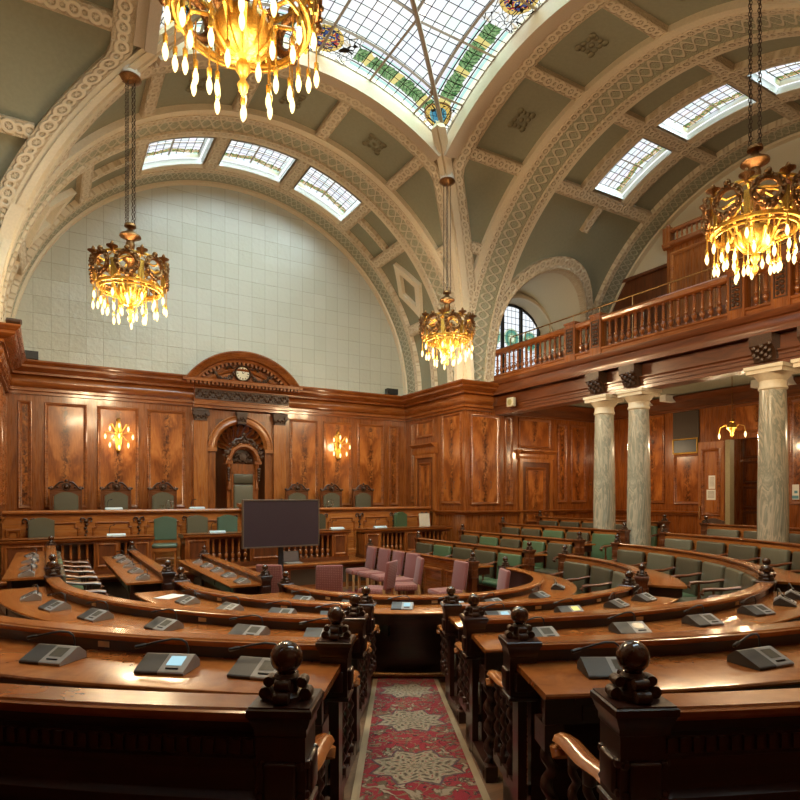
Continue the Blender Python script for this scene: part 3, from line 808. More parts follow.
for k in range(12):
    a = k*pi/6; p = (.14*sin(a),.14*cos(a)); d = (sin(a),cos(a)); w = .008 if k%3 else .013
    c.slab([(p[0]-.02*d[0]-w*d[1],p[1]-.02*d[1]+w*d[0]),(p[0]-.02*d[0]+w*d[1],p[1]-.02*d[1]-w*d[0]),(p[0]+.02*d[0]+w*d[1],p[1]+.02*d[1]-w*d[0]),(p[0]+.02*d[0]-w*d[1],p[1]+.02*d[1]+w*d[0])],-.037,-.034)
c.build('hour_mark', M['black'], ck)
for nm, a, ln, w in (('hour_hand',radians(-25),.085,.010),('minute_hand',radians(55),.125,.007)):
    c = MB(); d = (sin(a),cos(a)); c.slab([(-w*d[1],w*d[0]),(w*d[1],-w*d[0]),(ln*d[0],ln*d[1])][::-1],-.043,-.038); c.build(nm, M['black'], ck)

# returns and pier fronts
lr = panelled('wall_left_return', (-5.2,5.2), pi/2, YB-5.2, [(.25,1.15,1.9,4.25),(1.35,2.2,1.9,4.25),(2.4,2.85,1.9,4.25)], cut=(.14,0))
rr_ = panelled('wall_right_return', (5.2,YB), -pi/2, YB-5.2, [(.35,.50,1.9,4.3),(.66,1.56,3.82,4.32),(1.98,2.90,1.88,4.36)], cut=(0,.14))
pf = panelled('wall_right_pier', (5.2,5.2), 0, 5.0, [(.17,1.17,1.86,4.32),(1.36,1.64,1.86,4.32),(1.86,3.10,3.46,4.32),(3.38,3.74,1.9,4.24),(3.92,4.56,1.9,4.24)])
panelled('wall_left_pier', (-8.26,5.2), 0, 3.06, [(1.9,2.8,1.9,4.25)])
fw = panelled('wall_gallery', (XR,5.2), -pi/2, 10.4, [(.50,1.42,.3,1.5),(1.64,2.40,1.90,4.35),(2.70,3.46,1.88,3.22),(4.30,5.55,3.62,4.35),(5.62,5.92,1.9,4.3),(6.1,7.0,1.9,4.3),(7.2,8.1,1.9,4.3),(8.3,9.2,1.9,4.3)],
     mat=M['wood'], holes=((4.12,5.36,.3,3.50),))
struct(MB().box(-5.2,5.2,-.14,0,-.1,ZS).build('wall_front', M['brown'], loc=(0,-YB,0)))
struct(MB().box(0,.14,-5.2,5.2,-.1,ZS).build('wall_left', M['wood'], loc=(-YB-.14,0,0)))
for i,(a,b) in enumerate(((-5.2,-YB),(5.06,-YB))): struct(MB().box(a,a+.14,-YB,-5.2,-.1,ZS).build('wall_front_return', M['brown']))
for i,(a,b) in enumerate(((-YB,-5.2),(5.2,XR))): struct(MB().box(a,b,-5.34,-5.2,-.1,ZS).build('wall_front_pier', M['brown']))
# doors
def door(name, par_loc, rz, s0, s1, z1, z0=.3, hood=0):
    e = bpy.data.objects.new(name, None); COL.objects.link(e); e.location = (par_loc[0],par_loc[1],0); e.rotation_euler = (0,0,rz); struct(e)
    f = MB(); w = .10
    f.box(s0-w,s0,-.07,0,z0,z1+w); f.box(s1,s1+w,-.07,0,z0,z1+w); f.box(s0,s1,-.07,0,z1,z1+w)
    if hood:
        f.extr([(0,z1+w),(-.08,z1+w),(-.10,z1+w+.06),(-.09,z1+hood-.10),(-.14,z1+hood-.08),(-.22,z1+hood-.02),(-.22,z1+hood),(0,z1+hood)], s0-w-.05, s1+w+.05)
    f.build('door_frame', M['wood_light'], e, grain='z')
    l = MB(); l.box(s0,s1,-.02,0,z0,z1); l.build('door_leaf', M['brown'], e, grain='z')
    m, p = MB(), MB()
    mid = z0+(z1-z0)*.36
    for a,b in ((z0+.12,mid-.06),(mid+.06,z1-.14)):
        m.frame(s0+.14,s1-.14,a,b,FP,-.02)
        x0,x1,c,d = s0+.23,s1-.23,a+.09,b-.09
        p.add([(x0,-.03,c),(x1,-.03,c),(x1,-.03,d),(x0,-.03,d)],[(0,1,2,3)],[(c-(a+b)/2,-.3,5.1),(c-(a+b)/2,.3,5.1),(d-(a+b)/2,.3,5.1),(d-(a+b)/2,-.3,5.1)])
    m.build('panel_moulding', M['wood'], e); p.build('flame_panel', M['flame'], e, smooth=0)
    h = MB(); h.box(s0+.04,s0+.09,-.035,-.02,mid-.16,mid+.12); h.tube([(s0+.065,-.03,mid),(s0+.065,-.08,mid),(s0+.17,-.08,mid)],.011,6); h.build('door_handle', M['brass'], e)
    return e
door('door_1', (5.2,YB), -pi/2, .70, 1.60, 3.22, .56, .40)
door('door_2', (5.2,5.2), 0, 1.98, 3.02, 3.06, .3, .34)
# cupboard pulls on the pier panels
for (loc, rz, ss) in (((5.2,YB),-pi/2,(2.20,2.62)),((5.2,5.2),0,(.44,.84))):
    for s in ss:
        h = MB(); h.tube([(s,-.03,2.30),(s,-.055,2.32),(s,-.055,2.48),(s,-.03,2.50)],.010,6)
        h.build('panel_pull', M['iron'], pf if rz == 0 else rr_)
# corridor beyond the gallery doorway
co = MB(); co.box(0,.1,-1.6,1.6,0,4.0); co.box(-2.2,0,-1.7,-1.6,0,4.0); co.box(-2.2,0,1.6,1.7,0,4.0); co.box(-2.2,.1,-1.7,1.7,3.9,4.0)
cor = struct(co.build('wall_corridor', M['wood'], grain='z', loc=(XR+2.35,.45,0)))
cf = MB()
for i in range(4):
    for j in range(5): cf.frame(0,.72,0,.66,FP) if False else cf.frame(-1.55+i*.78,-.82+i*.78,.35+j*.7,.98+j*.7,FP)
cf.build('panel_moulding', M['brown'], cor, M=lambda x,y,z: (y,x,z))
jb = MB(); jb.box(.0,.12,-.04,.14,.3,3.5); jb.build('door_jamb', flat('pale_jamb_paint',(.33,.28,.16),.6), fw, loc=(4.13,0,0))

# ---- cornice around the room, with mitred corners
def sweep(path, prof, mb):
    n = len(path); P = [Vector((p[0],p[1])) for p in path]; rows = []
    for i in range(n):
        if i == 0: d = (P[1]-P[0]).normalized(); nrm = Vector((d.y,-d.x))
        elif i == n-1: d = (P[-1]-P[-2]).normalized(); nrm = Vector((d.y,-d.x))
        else:
            a = (P[i]-P[i-1]).normalized(); b = (P[i+1]-P[i]).normalized()
            na, nb2 = Vector((a.y,-a.x)), Vector((b.y,-b.x)); nrm = (na+nb2); nrm = nrm/max(.2,nrm.dot(na))
        rows.append([(P[i].x+nrm.x*q, P[i].y+nrm.y*q, z) for q,z in prof])
    dist = 0; m = len(prof)
    for i in range(n-1):
        l = (P[i+1]-P[i]).length
        vs = rows[i]+rows[i+1]; gs = [(dist,q,z) for q,z in prof]+[(dist+l,q,z) for q,z in prof]
        mb.add(vs, [(k,m+k,m+k+1,k+1) for k in range(m-1)], gs); dist += l
    return mb
CP = [(0,4.40),(.06,4.40),(.06,4.46),(.10,4.48),(.10,4.54),(.05,4.56),(.09,4.60),(.13,4.66),(.13,4.72),(.09,4.79),(.05,4.82),(.14,4.84),(.14,4.89),(.20,4.91),(.30,4.95),(.32,4.97),(.32,5.02),(.36,5.04),(.40,5.09),(.40,5.12),(-.06,5.125)]
cn = MB(); sweep([(-8.2,5.2),(-5.2,5.2),(-5.2,YB),(NX-1.2,YB)], CP, cn); sweep([(NX+1.25,YB),(5.2,YB),(5.2,5.2),(6.08,5.2)], CP, cn)
struct(cn.build('trim_1', M['wood'], smooth=35))
CG = [(0,4.36),(.05,4.36),(.05,4.42),(.08,4.44),(.06,4.62),(.16,4.68),(.20,4.72),(.20,4.76),(0,4.78)]
cg = MB(); sweep([(6.5,5.2),(XR,5.2),(XR,-5.2)], CG, cg); struct(cg.build('trim_2', M['brown'], smooth=35))
dr = MB(); sweep([(-5.2,5.4),(-5.2,YB),(5.2,YB),(5.2,5.2),(XR,5.2),(XR,1.2)], [(0,1.58),(.04,1.58),(.05,1.62),(.09,1.66),(.09,1.69),(0,1.70)], dr)
struct(dr.build('trim_3', M['wood'], smooth=35))
cc = MB(); sweep([(5.2,5.2),(5.2,-5.2)], [(0,4.9),(.05,4.9),(.05,5.12),(0,5.12)], cc)

# ---- floor, tiers and platforms
CX0, CY0 = .2, -.1
RAD = [1.88,3.21,4.54,5.87,7.20]
ZR = [.94,1.08,1.225,1.38,1.53]               # rail heights
ZF = [0.0,0.0,.125,.25,.375,.50]              # floor inside panel k
fl = MB(); fl.box(-8.4,10.3,-8.4,8.4,-.3,-.02)
floor_o = struct(fl.build('floor', M['floorwood'], smooth=0))
tz = MB()
YE = 4.80
def upath(r, n=40):
    P = [(CX0-r,YE)]+[(CX0+r*cos(radians(a)),CY0+r*sin(radians(a))) for a in fr(180,360,n)]+[(CX0+r,YE)]
    return P
for k in range(0,5):
    zi = -.3; zo = ZF[k+1]
    r0 = RAD[k] if k > 0 else .01
    if k == 0:
        continue
    r1 = RAD[k+1] if k < 4 else 12
    a, b = upath(r0), upath(r1)
    vs = [(x,y,zo) for x,y in a]+[(x,y,zo) for x,y in b]+[(x,y,-.3) for x,y in a]; n = len(a)
    fs = [(i,i+1,n+i+1,n+i) for i in range(n-1)]+[(2*n+i,2*n+i+1,i+1,i) for i in range(n-1)]
    tz.add(vs, fs)
    for e in (0,n-1):
        tz.add([a[e]+(zo,), b[e]+(zo,), b[e]+(-.3,), a[e]+(-.3,)],[(0,1,2,3)])
tz.build('tier', M['floorwood'], floor_o, smooth=0)
# aisle ramp with its carpet
AU = (.4924,.8704); AR = (.8704,-.4924); AS = (-4.233,-7.75)
def aisle(t, w): return (AS[0]+AU[0]*t+AR[0]*w, AS[1]+AU[1]*t+AR[1]*w)
def ramp_z(t): return max(.004, .0945*(8.84-t-1.95)+.012)
rp = MB(); ts = fr(-.3,6.84,24)
cwid = lambda t: .40-.0125*t
hwid = lambda t: cwid(t)+.05
rp.grid(lambda t,j: (*aisle(t,(-hwid(t),-hwid(t),hwid(t),hwid(t))[int(j)]), (-.2,ramp_z(t),ramp_z(t),-.2)[int(j)]), ts, [0,1,2,3], lambda t,j: (t,j*.2,0))
e0 = [(*aisle(6.84,w),z) for w,z in ((-.36,-.1),(.36,-.1),(.36,.02),(-.36,.02))]
rp.add(e0,[(0,1,2,3)],[(0,0,0)]*4)
rp.build('aisle_ramp', M['stone'], floor_o, smooth=0)
cp = MB()
cp.grid(lambda t,j: (*aisle(t,(-cwid(t),-cwid(t),cwid(t),cwid(t))[int(j)]), ramp_z(t)+(0,.012,.012,0)[int(j)]), ts, [0,1,2,3], lambda t,j: (t-2.34,(-.37,-.37,.37,.37)[int(j)],0))
tag(cp.build('carpet_runner', M['rug'], smooth=0), 'red floral runner with cream star medallions down the aisle', 'carpet')
rg = MB(); rg.box(-1.0,1.75,.4,4.4,-.018,.002); tag(rg.build('floor_rug', M['rug2'], smooth=0), 'red patterned rug under the pink chairs', 'rug')
# dais platforms
ds = MB()
PZ, DZ = .57, .96
ds.box(-5.2,5.2,5.02,YB,-.1,PZ); ds.box(-5.2,5.2,6.95,YB,PZ,DZ)
ds.box(-2.5,-2.0,4.62,5.02,-.1,.38); ds.box(-2.5,-2.0,4.3,4.62,-.1,.19)
fdo = struct(ds.build('floor_dais', M['wood']))
dn = MB(); dn.extr([(4.96,PZ-.07),(4.93,PZ-.05),(4.91,PZ-.02),(4.91,PZ),(4.93,PZ+.012),(5.05,PZ+.012),(5.05,PZ-.07)],-5.2,5.2); dn.build('nosing', M['wood_light'], fdo)
gm = MB()
for k in range(10):
    x = -5.0+k*1.04
    gm.box(x+.06,x+.94,5.012,5.018,.10,PZ-.12)
gm.build('radiator_grille', M['grille'], fdo, M=lambda x,y,z:(x,y,z))
# ------------------------------------------------------------------ public gallery
GX = 6.10
ga = MB()
GP = [(6.34,4.86),(6.10,4.86),(6.08,4.84),(6.05,4.84),(6.04,4.90),(6.03,4.98),(6.05,5.02),(6.05,5.08),(6.00,5.10),(5.97,5.16),(5.96,5.20),(6.10,5.22),(6.10,5.24)]
ga.grid(lambda y,j: (GP[int(j)][0],y,GP[int(j)][1]), [5.2,-5.2], list(range(len(GP))), lambda y,j: (y,GP[int(j)][0],GP[int(j)][1]))
ga.add([(6.1,-5.2,5.24),(6.1,5.2,5.24),(10.2,5.2,5.24),(10.2,-5.2,5.24)],[(0,1,2,3)],[(0,0,0),(10,0,0),(10,4,0),(0,4,0)])
gal = struct(ga.build('floor_gallery', M['brown'], smooth=35))
u = MB(); u.box(6.30,10.2,-5.2,5.2,4.79,4.81); u.build('gallery_underside', M['plaster'], gal, smooth=0)
bm = MB()
BP = [(6.24,4.33),(6.24,4.40),(6.22,4.41),(6.22,4.48),(6.20,4.49),(6.20,4.53),(6.17,4.56),(6.17,4.58),(6.27,4.60),(6.27,4.86),(6.62,4.86),(6.62,4.33)]
bm.grid(lambda y,j: (BP[int(j)%12][0],y,BP[int(j)%12][1]), [5.2,-5.2], list(range(13)), lambda y,j: (y,j*.1,0))
bm.build('gallery_beam', M['brown'], gal, smooth=30)
for y in (1.6,.69,-2.03,-2.80):
    k = MB(); k.slab([(5.99,4.83),(6.26,4.83),(6.26,4.44),(6.16,4.40),(6.10,4.56),(6.00,4.66)],-.19,.19)
    for q in range(12): k.ball((6.00+.012*q,-.15+.027*(q*5%12),4.66-.021*q),.04,6,4)
    k.build('carved_console', M['carved'], gal, loc=(0,y,0))
for y in (3.2,2.5,.1,-.5,-1.2):
    k = MB(); k.box(9.7,10.2,-.09,.09,4.62,4.79); k.build('ceiling_bracket', M['white'], gal, loc=(0,y,0))
# stepped public seating
for i in range(3):
    b = MB(); b.box(7.4+i*.9,10.2,-5.2,5.2,5.24+i*.38,5.24+(i+1)*.38); b.build('seating_step', M['brown'], gal, grain='y')
    b = MB(); b.box(7.75+i*.9,7.80+i*.9,-5.15,5.15,5.24+(i+1)*.38,5.62+(i+1)*.38); b.build('bench_back', M['brown'], gal, grain='y')
wa = MB(); wa.box(10.08,10.2,-5.2,5.2,6.3,8.30); wa.extr([(0,0),(.0,.08),(.1,.08),(.1,0)],0,1) if False else None
wa.box(10.0,10.2,-5.2,5.2,8.30,8.38); wa.build('back_wainscot', M['brown'], gal, grain='z')

bal = thing('gallery_balustrade','carved wooden balustrade along the front edge of the public gallery','balustrade',(6.22,0,5.24))
p = MB(); p.box(-5.2,5.2,-.10,.06,0,.14); p.extr([(-.12,.14),(-.12,.10),(-.10,.08)],-5.2,5.2,closed=True); p.build('plinth_rail', M['wood'], bal, M=lambda x,y,z:(y,x,z))
p = MB(); p.extr([(-.06,.70),(-.10,.73),(-.11,.77),(-.12,.79),(-.12,.81),(-.09,.84),(.05,.84),(.08,.81),(.05,.74),(.03,.70)],-5.2,5.2); p.build('top_rail', M['wood'], bal, M=lambda x,y,z:(y,x,z), smooth=30)
PIER = (2.345,1.59,-1.56,-2.31,-4.9)
b0 = MB()
b0.lathe([(.040,0),(.040,.05),(.022,.07),(.04,.10),(.054,.14),(.05,.17),(.024,.21),(.042,.235),(.042,.25),(.022,.27),(.032,.32),(.030,.42),(.022,.50),(.020,.52),(.038,.53),(.038,.56)],(0,0,.14),8)
ys = []
y = 5.08
while y > -5.1:
    if all(abs(y-q) > .20 for q in PIER): ys.append(y)
    y -= .165
bo = None
for y in ys:
    if bo is None: bo = b0.build('baluster', M['wood'], bal, loc=(-.01,y,0))
    else: part(bo, bal, (-.01,y,0))
for y in PIER:
    k = MB(); k.box(-.13,.07,-.155,.155,0,.86); k.box(-.15,.09,-.175,.175,.86,.90)
    po = k.build('balustrade_pier', M['wood'], bal, grain='z', loc=(0,y,0))
    c_ = MB(); c_.frame(-.11,.11,.16,.76,[(0,0),(0,.012),(.02,.012),(.025,0)],0)
    for q in range(6):
        for sx in (-1,1): c_.ball((sx*.04,-.012,.24+q*.085),.034,7,5,1.1)
        c_.ball((0,-.02,.28+q*.075),.026,6,4)
    c_.build('carved_drop', M['carved'], po, M=lambda x,y_,z:(-.13+y_,x,z))
hr = thing('brass_handrail','slim brass safety rail above the gallery balustrade','rail',(6.60,0,5.24))
k = MB(); k.tube([(0,5.0,.80),(0,5.0,1.2),(0,4.9,1.23),(0,-5.0,1.23)],.018,6); k.build('rail_tube', M['brass'], hr)
k = MB(); k.tube([(0,0,0),(0,0,1.22)],.012,6)
s0 = k.build('rail_post', M['brass'], hr, loc=(0,4.4,0))
for y in (3.5,2.7,1.9,1.0,.1,-.8,-1.7,-2.6): part(s0, hr, (0,y,0))
k0 = None
for i,(x,y,z,w) in enumerate(((7.2,4.0,5.24,'beside the side window'),(7.6,3.05,5.62,'on the first step'),(8.4,2.55,6.0,'on the second step'))):
    t = thing('steel_handrail','chrome looped handrail %s of the gallery' % w if i else 'low chrome looped handrail %s of the gallery' % w,'rail',(x,y,z))
    k = MB(); h = .9 if i else .85
    k.tube([(0,0,0),(0,0,h-.12),(.05,0,h-.03),(.14,0,h),(.5,0,h+.1),(.58,0,h+.06),(.6,0,h-.05),(.6,0,.38)],.022,8); k.build('rail_loop', M['chrome'], t)
ec = thing('gallery_enclosure','tall panelled wooden enclosure at the back of the public gallery','enclosure',(8.9,0,5.62))
k = MB(); k.box(0,1.2,-5.1,1.80,0,2.62); k.build('body', M['wood'], ec, grain='z')
k = MB()
for i in range(5): k.frame(-1.55+i*-.0-i*1.0+.15+1.55-1.55,-.65-i*1.0+.15+1.55-1.55+.0,.5,2.5,FP)
k = MB()
for i in range(6): k.frame(-1.62+0-i*1.1+.0,-.62-i*1.1,.5,2.48,FP)
k.build('panel_moulding', M['wood_light'], ec, M=lambda x,y,z:(y,-(x+.0)*1.0,z) if False else (y,x+2.3,z))
k = MB(); k.extr([(0,2.60),(-.05,2.62),(-.10,2.70),(-.10,2.74),(0,2.76)],-5.1,1.88); k.build('lower_cornice', M['wood'], ec, M=lambda x,y,z:(y,x,z))
k = MB(); k.extr([(.06,2.98),(-.06,2.98),(-.09,3.03),(-.06,3.07),(.06,3.07)],-5.1,1.86); k.build('top_rail', M['wood'], ec, M=lambda x,y,z:(y,x,z))
k = MB(); k.box(-.09,.11,1.66,1.86,2.62,3.12); k.ball((.0,1.76,3.16),.06,10,6); k.build('corner_post', M['wood'], ec, grain='z')
k = MB(); k.lathe([(.03,2.74),(.03,2.78),(.016,2.80),(.036,2.85),(.02,2.91),(.03,2.96),(.03,2.98)],(0,0,0),8)
z0 = k.build('baluster', M['wood_light'], ec, loc=(0,1.52,0))
for i in range(1,24): part(z0, ec, (0,1.52-.13*i,0))

# ------------------------------------------------------------------ marble columns under the gallery
names = ('farthest marble column under the gallery beside the pier wall','marble column second from the pier under the gallery','marble column standing before the open corridor doorway','last marble column at the camera end of the gallery')
col0 = None
for (y,lab) in zip((1.6,.69,-2.03,-2.80),names):
    if col0 is None:
        col0 = thing('marble_column', lab, 'column', (6.40,y,.3), 0, 'columns under the gallery')
        k = MB(); k.lathe([(.235,.28),(.24,.9),(.237,1.8),(.222,2.8),(.205,3.62)],(0,0,0),28); k.build('shaft', M['marble'], col0, grain='z')
        k = MB(); k.box(-.31,.31,-.31,.31,0,.12); k.lathe([(.30,.12),(.32,.16),(.30,.20),(.26,.22),(.27,.25),(.25,.28)],(0,0,0),24); k.build('base', M['cream'], col0)
        k = MB(); k.lathe([(.205,3.62),(.225,3.64),(.225,3.67),(.21,3.69),(.21,3.78),(.23,3.80),(.24,3.82),(.285,3.88),(.30,3.90)],(0,0,0),24); k.box(-.30,.30,-.30,.30,3.90,3.97); k.box(-.325,.325,-.325,.325,3.97,4.03); k.build('capital', M['cream'], col0)
    else: dup(col0, lab, (6.40,y,.3))

# ------------------------------------------------------------------ bench desks of the horseshoe
def arcmap(r, a0):
    def f(s,u,z):
        a = radians(a0)+s/r; return (CX0+(r+u)*cos(a), CY0+(r+u)*sin(a), z)
    return f
def rightmap(x, y0): return lambda s,u,z: (x+u, y0+s, z)
def leftmap(x, y1): return lambda s,u,z: (x-u, y1-s, z)
random.seed(11)
# the post with its scrolled cap and ball, measured down from the rail
pm = MB(); pm.box(-.052,.052,-.052,.052,-1.06,-.28); pm.box(-.064,.064,-.064,.064,-.29,-.08); pm.box(-.062,.062,-.062,.062,-1.06,-.97)
for f in range(4):
    q = MB(); q.frame(-.034,.034,-.92,-.40,[(0,0),(0,.0),(.008,-.006),(.014,-.006)],-.0525)
    c, s_ = [(1,0),(0,1),(-1,0),(0,-1)][f]
    pm.add([(x*c-y*s_,x*s_+y*c,z) for x,y,z in q.v], q.f)
    # swagged cushion below the cap
    q = MB(); q.rbox(-.045,.045,-.080,-.06,-.25,-.15,.012); q.ball((-.052,-.066,-.16),.014,6,4); q.ball((.052,-.066,-.16),.014,6,4); q.ball((-.052,-.066,-.24),.012,6,4); q.ball((.052,-.066,-.24),.012,6,4)
    pm.add([(x*c-y*s_,x*s_+y*c,z) for x,y,z in q.v], q.f)
pm.lathe([(.093,-.30),(.104,-.295),(.104,-.28),(.094,-.275),(.094,-.085),(.100,-.08),(.100,-.062),(.106,-.055),(.118,-.030),(.124,-.026),(.124,-.008),(.116,-.004),(.116,0)],(0,0,0),4,'z',True)
fm_ = MB()
fm_.lathe([(.05,0),(.05,.012),(.034,.02),(.028,.05),(.036,.06),(.03,.07)],(0,0,0),10)
for f in range(4):
    a = f*pi/2; c, s_ = cos(a), sin(a)
    for (d,h,r) in ((.056,.016,.017),(.046,.048,.0145)):
        q = MB(); q.lathe([(.001,-.02),(r,-.02),(r*1.1,0),(r,.02),(.001,.02)],(d,0,h),10,'y'); fm_.add([(x*c-y*s_,x*s_+y*c,z) for x,y,z in q.v], q.f)
bl_ = MB(); bl_.lathe([(.024,.064),(.03,.068),(.024,.074)],(0,0,0),10); bl_.ball((0,0,.112),.045,18,12)
PP = {}
pslim = MB(); pslim.box(-.05,.05,-.022,.022,-1.06,-.28); pslim.box(-.064,.064,-.064,.064,-.29,-.08)
pslim.lathe([(.093,-.30),(.104,-.295),(.104,-.28),(.094,-.275),(.094,-.085),(.100,-.08),(.100,-.062),(.106,-.055),(.118,-.030),(.124,-.026),(.124,-.008),(.116,-.004),(.116,0)],(0,0,0),4,'z',True)
for sx_ in (-1,1): pslim.rbox(sx_*.072-.01,sx_*.072+.01,-.045,.045,-.25,-.15,.008); pslim.rbox(-.045,.045,sx_*.072-.01,sx_*.072+.01,-.25,-.15,.008)
def post(parent, loc, rz, mat='dark', slim=False):
    w = (loc[0]-parent.location.x, loc[1]-parent.location.y, loc[2]-parent.location.z)
    mk = mat; mat = mat+str(slim)
    if mat not in PP:
        a = (pslim if slim else pm).build('post', M[mk], parent, loc=w, rz=rz, grain='z'); fm_.build('scroll_collar', M['carved'], a); bl_.build('ball_finial', M['finial'], a, smooth=60); PP[mat] = a
    else:
        a = part(PP[mat], parent, w, rz)
        for c in PP[mat].children: part(c, a, c.location)
def twist(mb, s, u, z0, z1, r=.026, amp=.013, pitch=.13, n=8):
    m = int((z1-z0)/.016); pts = []
    mb.lathe([(r*1.5,z0),(r*1.5,z0+.05),(r,z0+.06)],(s,u,0),8); mb.lathe([(r,z1-.06),(r*1.5,z1-.05),(r*1.5,z1)],(s,u,0),8)
    vs, fs = [], []
    for i in range(m+1):
        z = z0+.05+(z1-z0-.1)*i/m; a = 2*pi*z/pitch
        for k in range(n):
            t = 2*pi*k/n; vs.append((s+amp*cos(a)+r*cos(t), u+amp*sin(a)+r*sin(t), z))
    for i in range(m):
        for k in range(n): fs.append((i*n+k,i*n+(k+1)%n,(i+1)*n+(k+1)%n,(i+1)*n+k))
    return mb.add(vs, fs)
RAILP = [(-.045,-.042),(-.050,-.032),(-.064,-.028),(-.068,-.018),(-.068,-.010),(-.058,-.007),(-.052,0),(.052,0),(.058,-.007),(.068,-.010),(.068,-.018),(.064,-.028),(.050,-.032),(.045,-.042)]
def bench(name, label, F, L, r, zr, zin, zout, desk=True, seats=0, cols='o', group=None, light=False, ends=(1,1), dent=False, twists=(0,0), plates=(), arms=True, leanz=.12):
    """F maps (along, outward, height) into the room; the seat side is inward (negative)"""
    base = F(L/2,0,0)
    t = thing(name, label, 'bench' , (base[0],base[1],min(zin,zout) if zin < .01 else zin), 0, group)
    n = max(1,int(L/.11)) if r < 50 else 1
    wm, bd = (M['wood_light'],M['wood']) if light else (M['dark'],M['dark'])  # benches in the light get paler wood, the others the shade-darkened copy
    p = MB(); p.box(0,L,-.03,.03,zin-.1,zr-.035,n)
    if dent or not desk:
        p.extr([(.03,zr-.075),(.065,zr-.075),(.065,zr-.12),(.045,zr-.14),(.03,zr-.15)],0,L,n); p.extr([(.03,zr-.235),(.05,zr-.25),(.05,zr-.28),(.03,zr-.29)],0,L,n)
    if dent:
        for i in range(int(L/.036)): p.box(.01+i*.036,.030+i*.036,.05,.074,zr-.118,zr-.078)
    k = int(max(1,round(L/.85)))
    if not desk or dent:
        for i in range(k):
            a, b = L*i/k+.09, L*(i+1)/k-.09
            m_ = MB(); m_.frame(a,b,zout+.12,zr-.36,[(0,0),(0,.02),(.02,.03),(.04,.02),(.06,.004)],0)
            # split the long sides so that they follow the curve
            m_ = MB(); 
            for (c0,c1,h) in ((0,.025,.02),(.025,.045,.032),(.045,.07,.012)):
                for (z0,z1) in ((zout+.12+c0,zout+.12+c1),(zr-.36-c1,zr-.36-c0)): m_.box(a+c0,b-c0,.03,.03+h,z0,z1,8 if r < 50 else 1)
                for (x0,x1) in ((a+c0,a+c1),(b-c1,b-c0)): m_.box(x0,x1,.03,.03+h,zout+.12+c1,zr-.36-c1)
            p.add(m_.v,m_.f)
    p.build('back_panel', bd, t, M=F, world=True, smooth=30)
    q = MB(); q.extr([(a,zr+b) for a,b in RAILP],0,L,n); q.build('top_rail', M['wood'] if light else M['desk'], t, M=F, world=True, smooth=25)
    if desk:
        zd = zr-.10
        d = MB(); d.extr([(.03,zd),(.03,zd-.03),(.50,zd-.03),(.515,zd-.022),(.52,zd-.012),(.515,zd-.003),(.505,zd)],-.085*twists[0],L+.085*twists[1],n); d.build('desk_top', M['desk'], t, M=F, world=True, smooth=35)
        d = MB(); d.box(.05-.12*twists[0],L-.05+.12*twists[1],.42,.46,zd-.15,zd-.03,n); d.box(.05,L-.05,.455,.475,zd-.06,zd-.03,n)
        for i in range(k):
            a, b = L*i/k+.08, L*(i+1)/k-.08; d.box(a,b,.46,.468,zd-.135,zd-.07,6 if r < 50 else 1)
        d.build('drawer_apron', M['dark'], t, M=F, world=True, smooth=30)
        for i in range(k+1):
            s = min(max(L*i/k,.05),L-.05); c = MB(); c.box(s-.02,s+.02,.03,.44,zd-.16,zd-.03); c.box(s-.02,s+.02,.03,.2,zd-.34,zd-.16); c.build('desk_bracket', M['dark'], t, M=F, world=True)
        for e, s in ((0,-.035),(1,L+.035)):
            if twists[e]:
                c = MB(); twist(c, s, .40, zout, zd-.15); c.build('leg', M['dark'], t, M=F, world=True, smooth=60)
                c = MB(); c.box(s-.035,s+.035,.05,.47,zout,zout+.10); c.build('leg_foot', M['dark'], t, M=F, world=True)
                c = MB(); c.box(s-.04,s+.04,.33,.47,zd-.26,zd-.15); c.build('leg_block', M['dark'], t, M=F, world=True)
    if seats:
        w = L/seats; zs = zin+.46
        fr_ = MB()
        for i in range(seats+1):
            s = min(max(w*i,.05),L-.05); fr_.box(s-.045,s+.045,-.06,-.03,zin+.1,zr-.06)
        fr_.box(0,L,-.06,-.03,zr-.15,zr-.06,n)
        fr_.build('back_frame', M['wood_light'] if light else M['wood'], t, M=F, world=True)
        b = MB(); b.box(0,L,-.50,-.03,zin+.30,zin+.36,n); b.build('seat_frame', M['brown'], t, M=F, world=True)
        for i in range(seats):
            cm = {'o':'olive','g':'green','s':'sage','t':'teal'}[cols[i%len(cols)]]
            a, e = w*i+.06, w*(i+1)-.06
            c = MB(); c.rbox(a-.02,e+.02,-.54,-.10,zin+.36,zs+.01,.045,4); c.build('seat', M['green' if cm == 'olive' and i%2 else cm], t, M=F, world=True, smooth=60)
            c = MB(); c.rbox(a,e,-.125,-.05,zs-.02,zr-.10,.03,4)
            def lean(s,u,z,F=F,zs=zs,zr=zr):
                return F(s,u-leanz*(1-(z-zs)/(zr-zs))*.6+(0 if u > -.06 else -.012*sin(pi*min(1,max(0,(z-zs)/(zr-zs))))),z)
            c.build('seat_back', M[cm], t, M=lean, world=True, smooth=60)
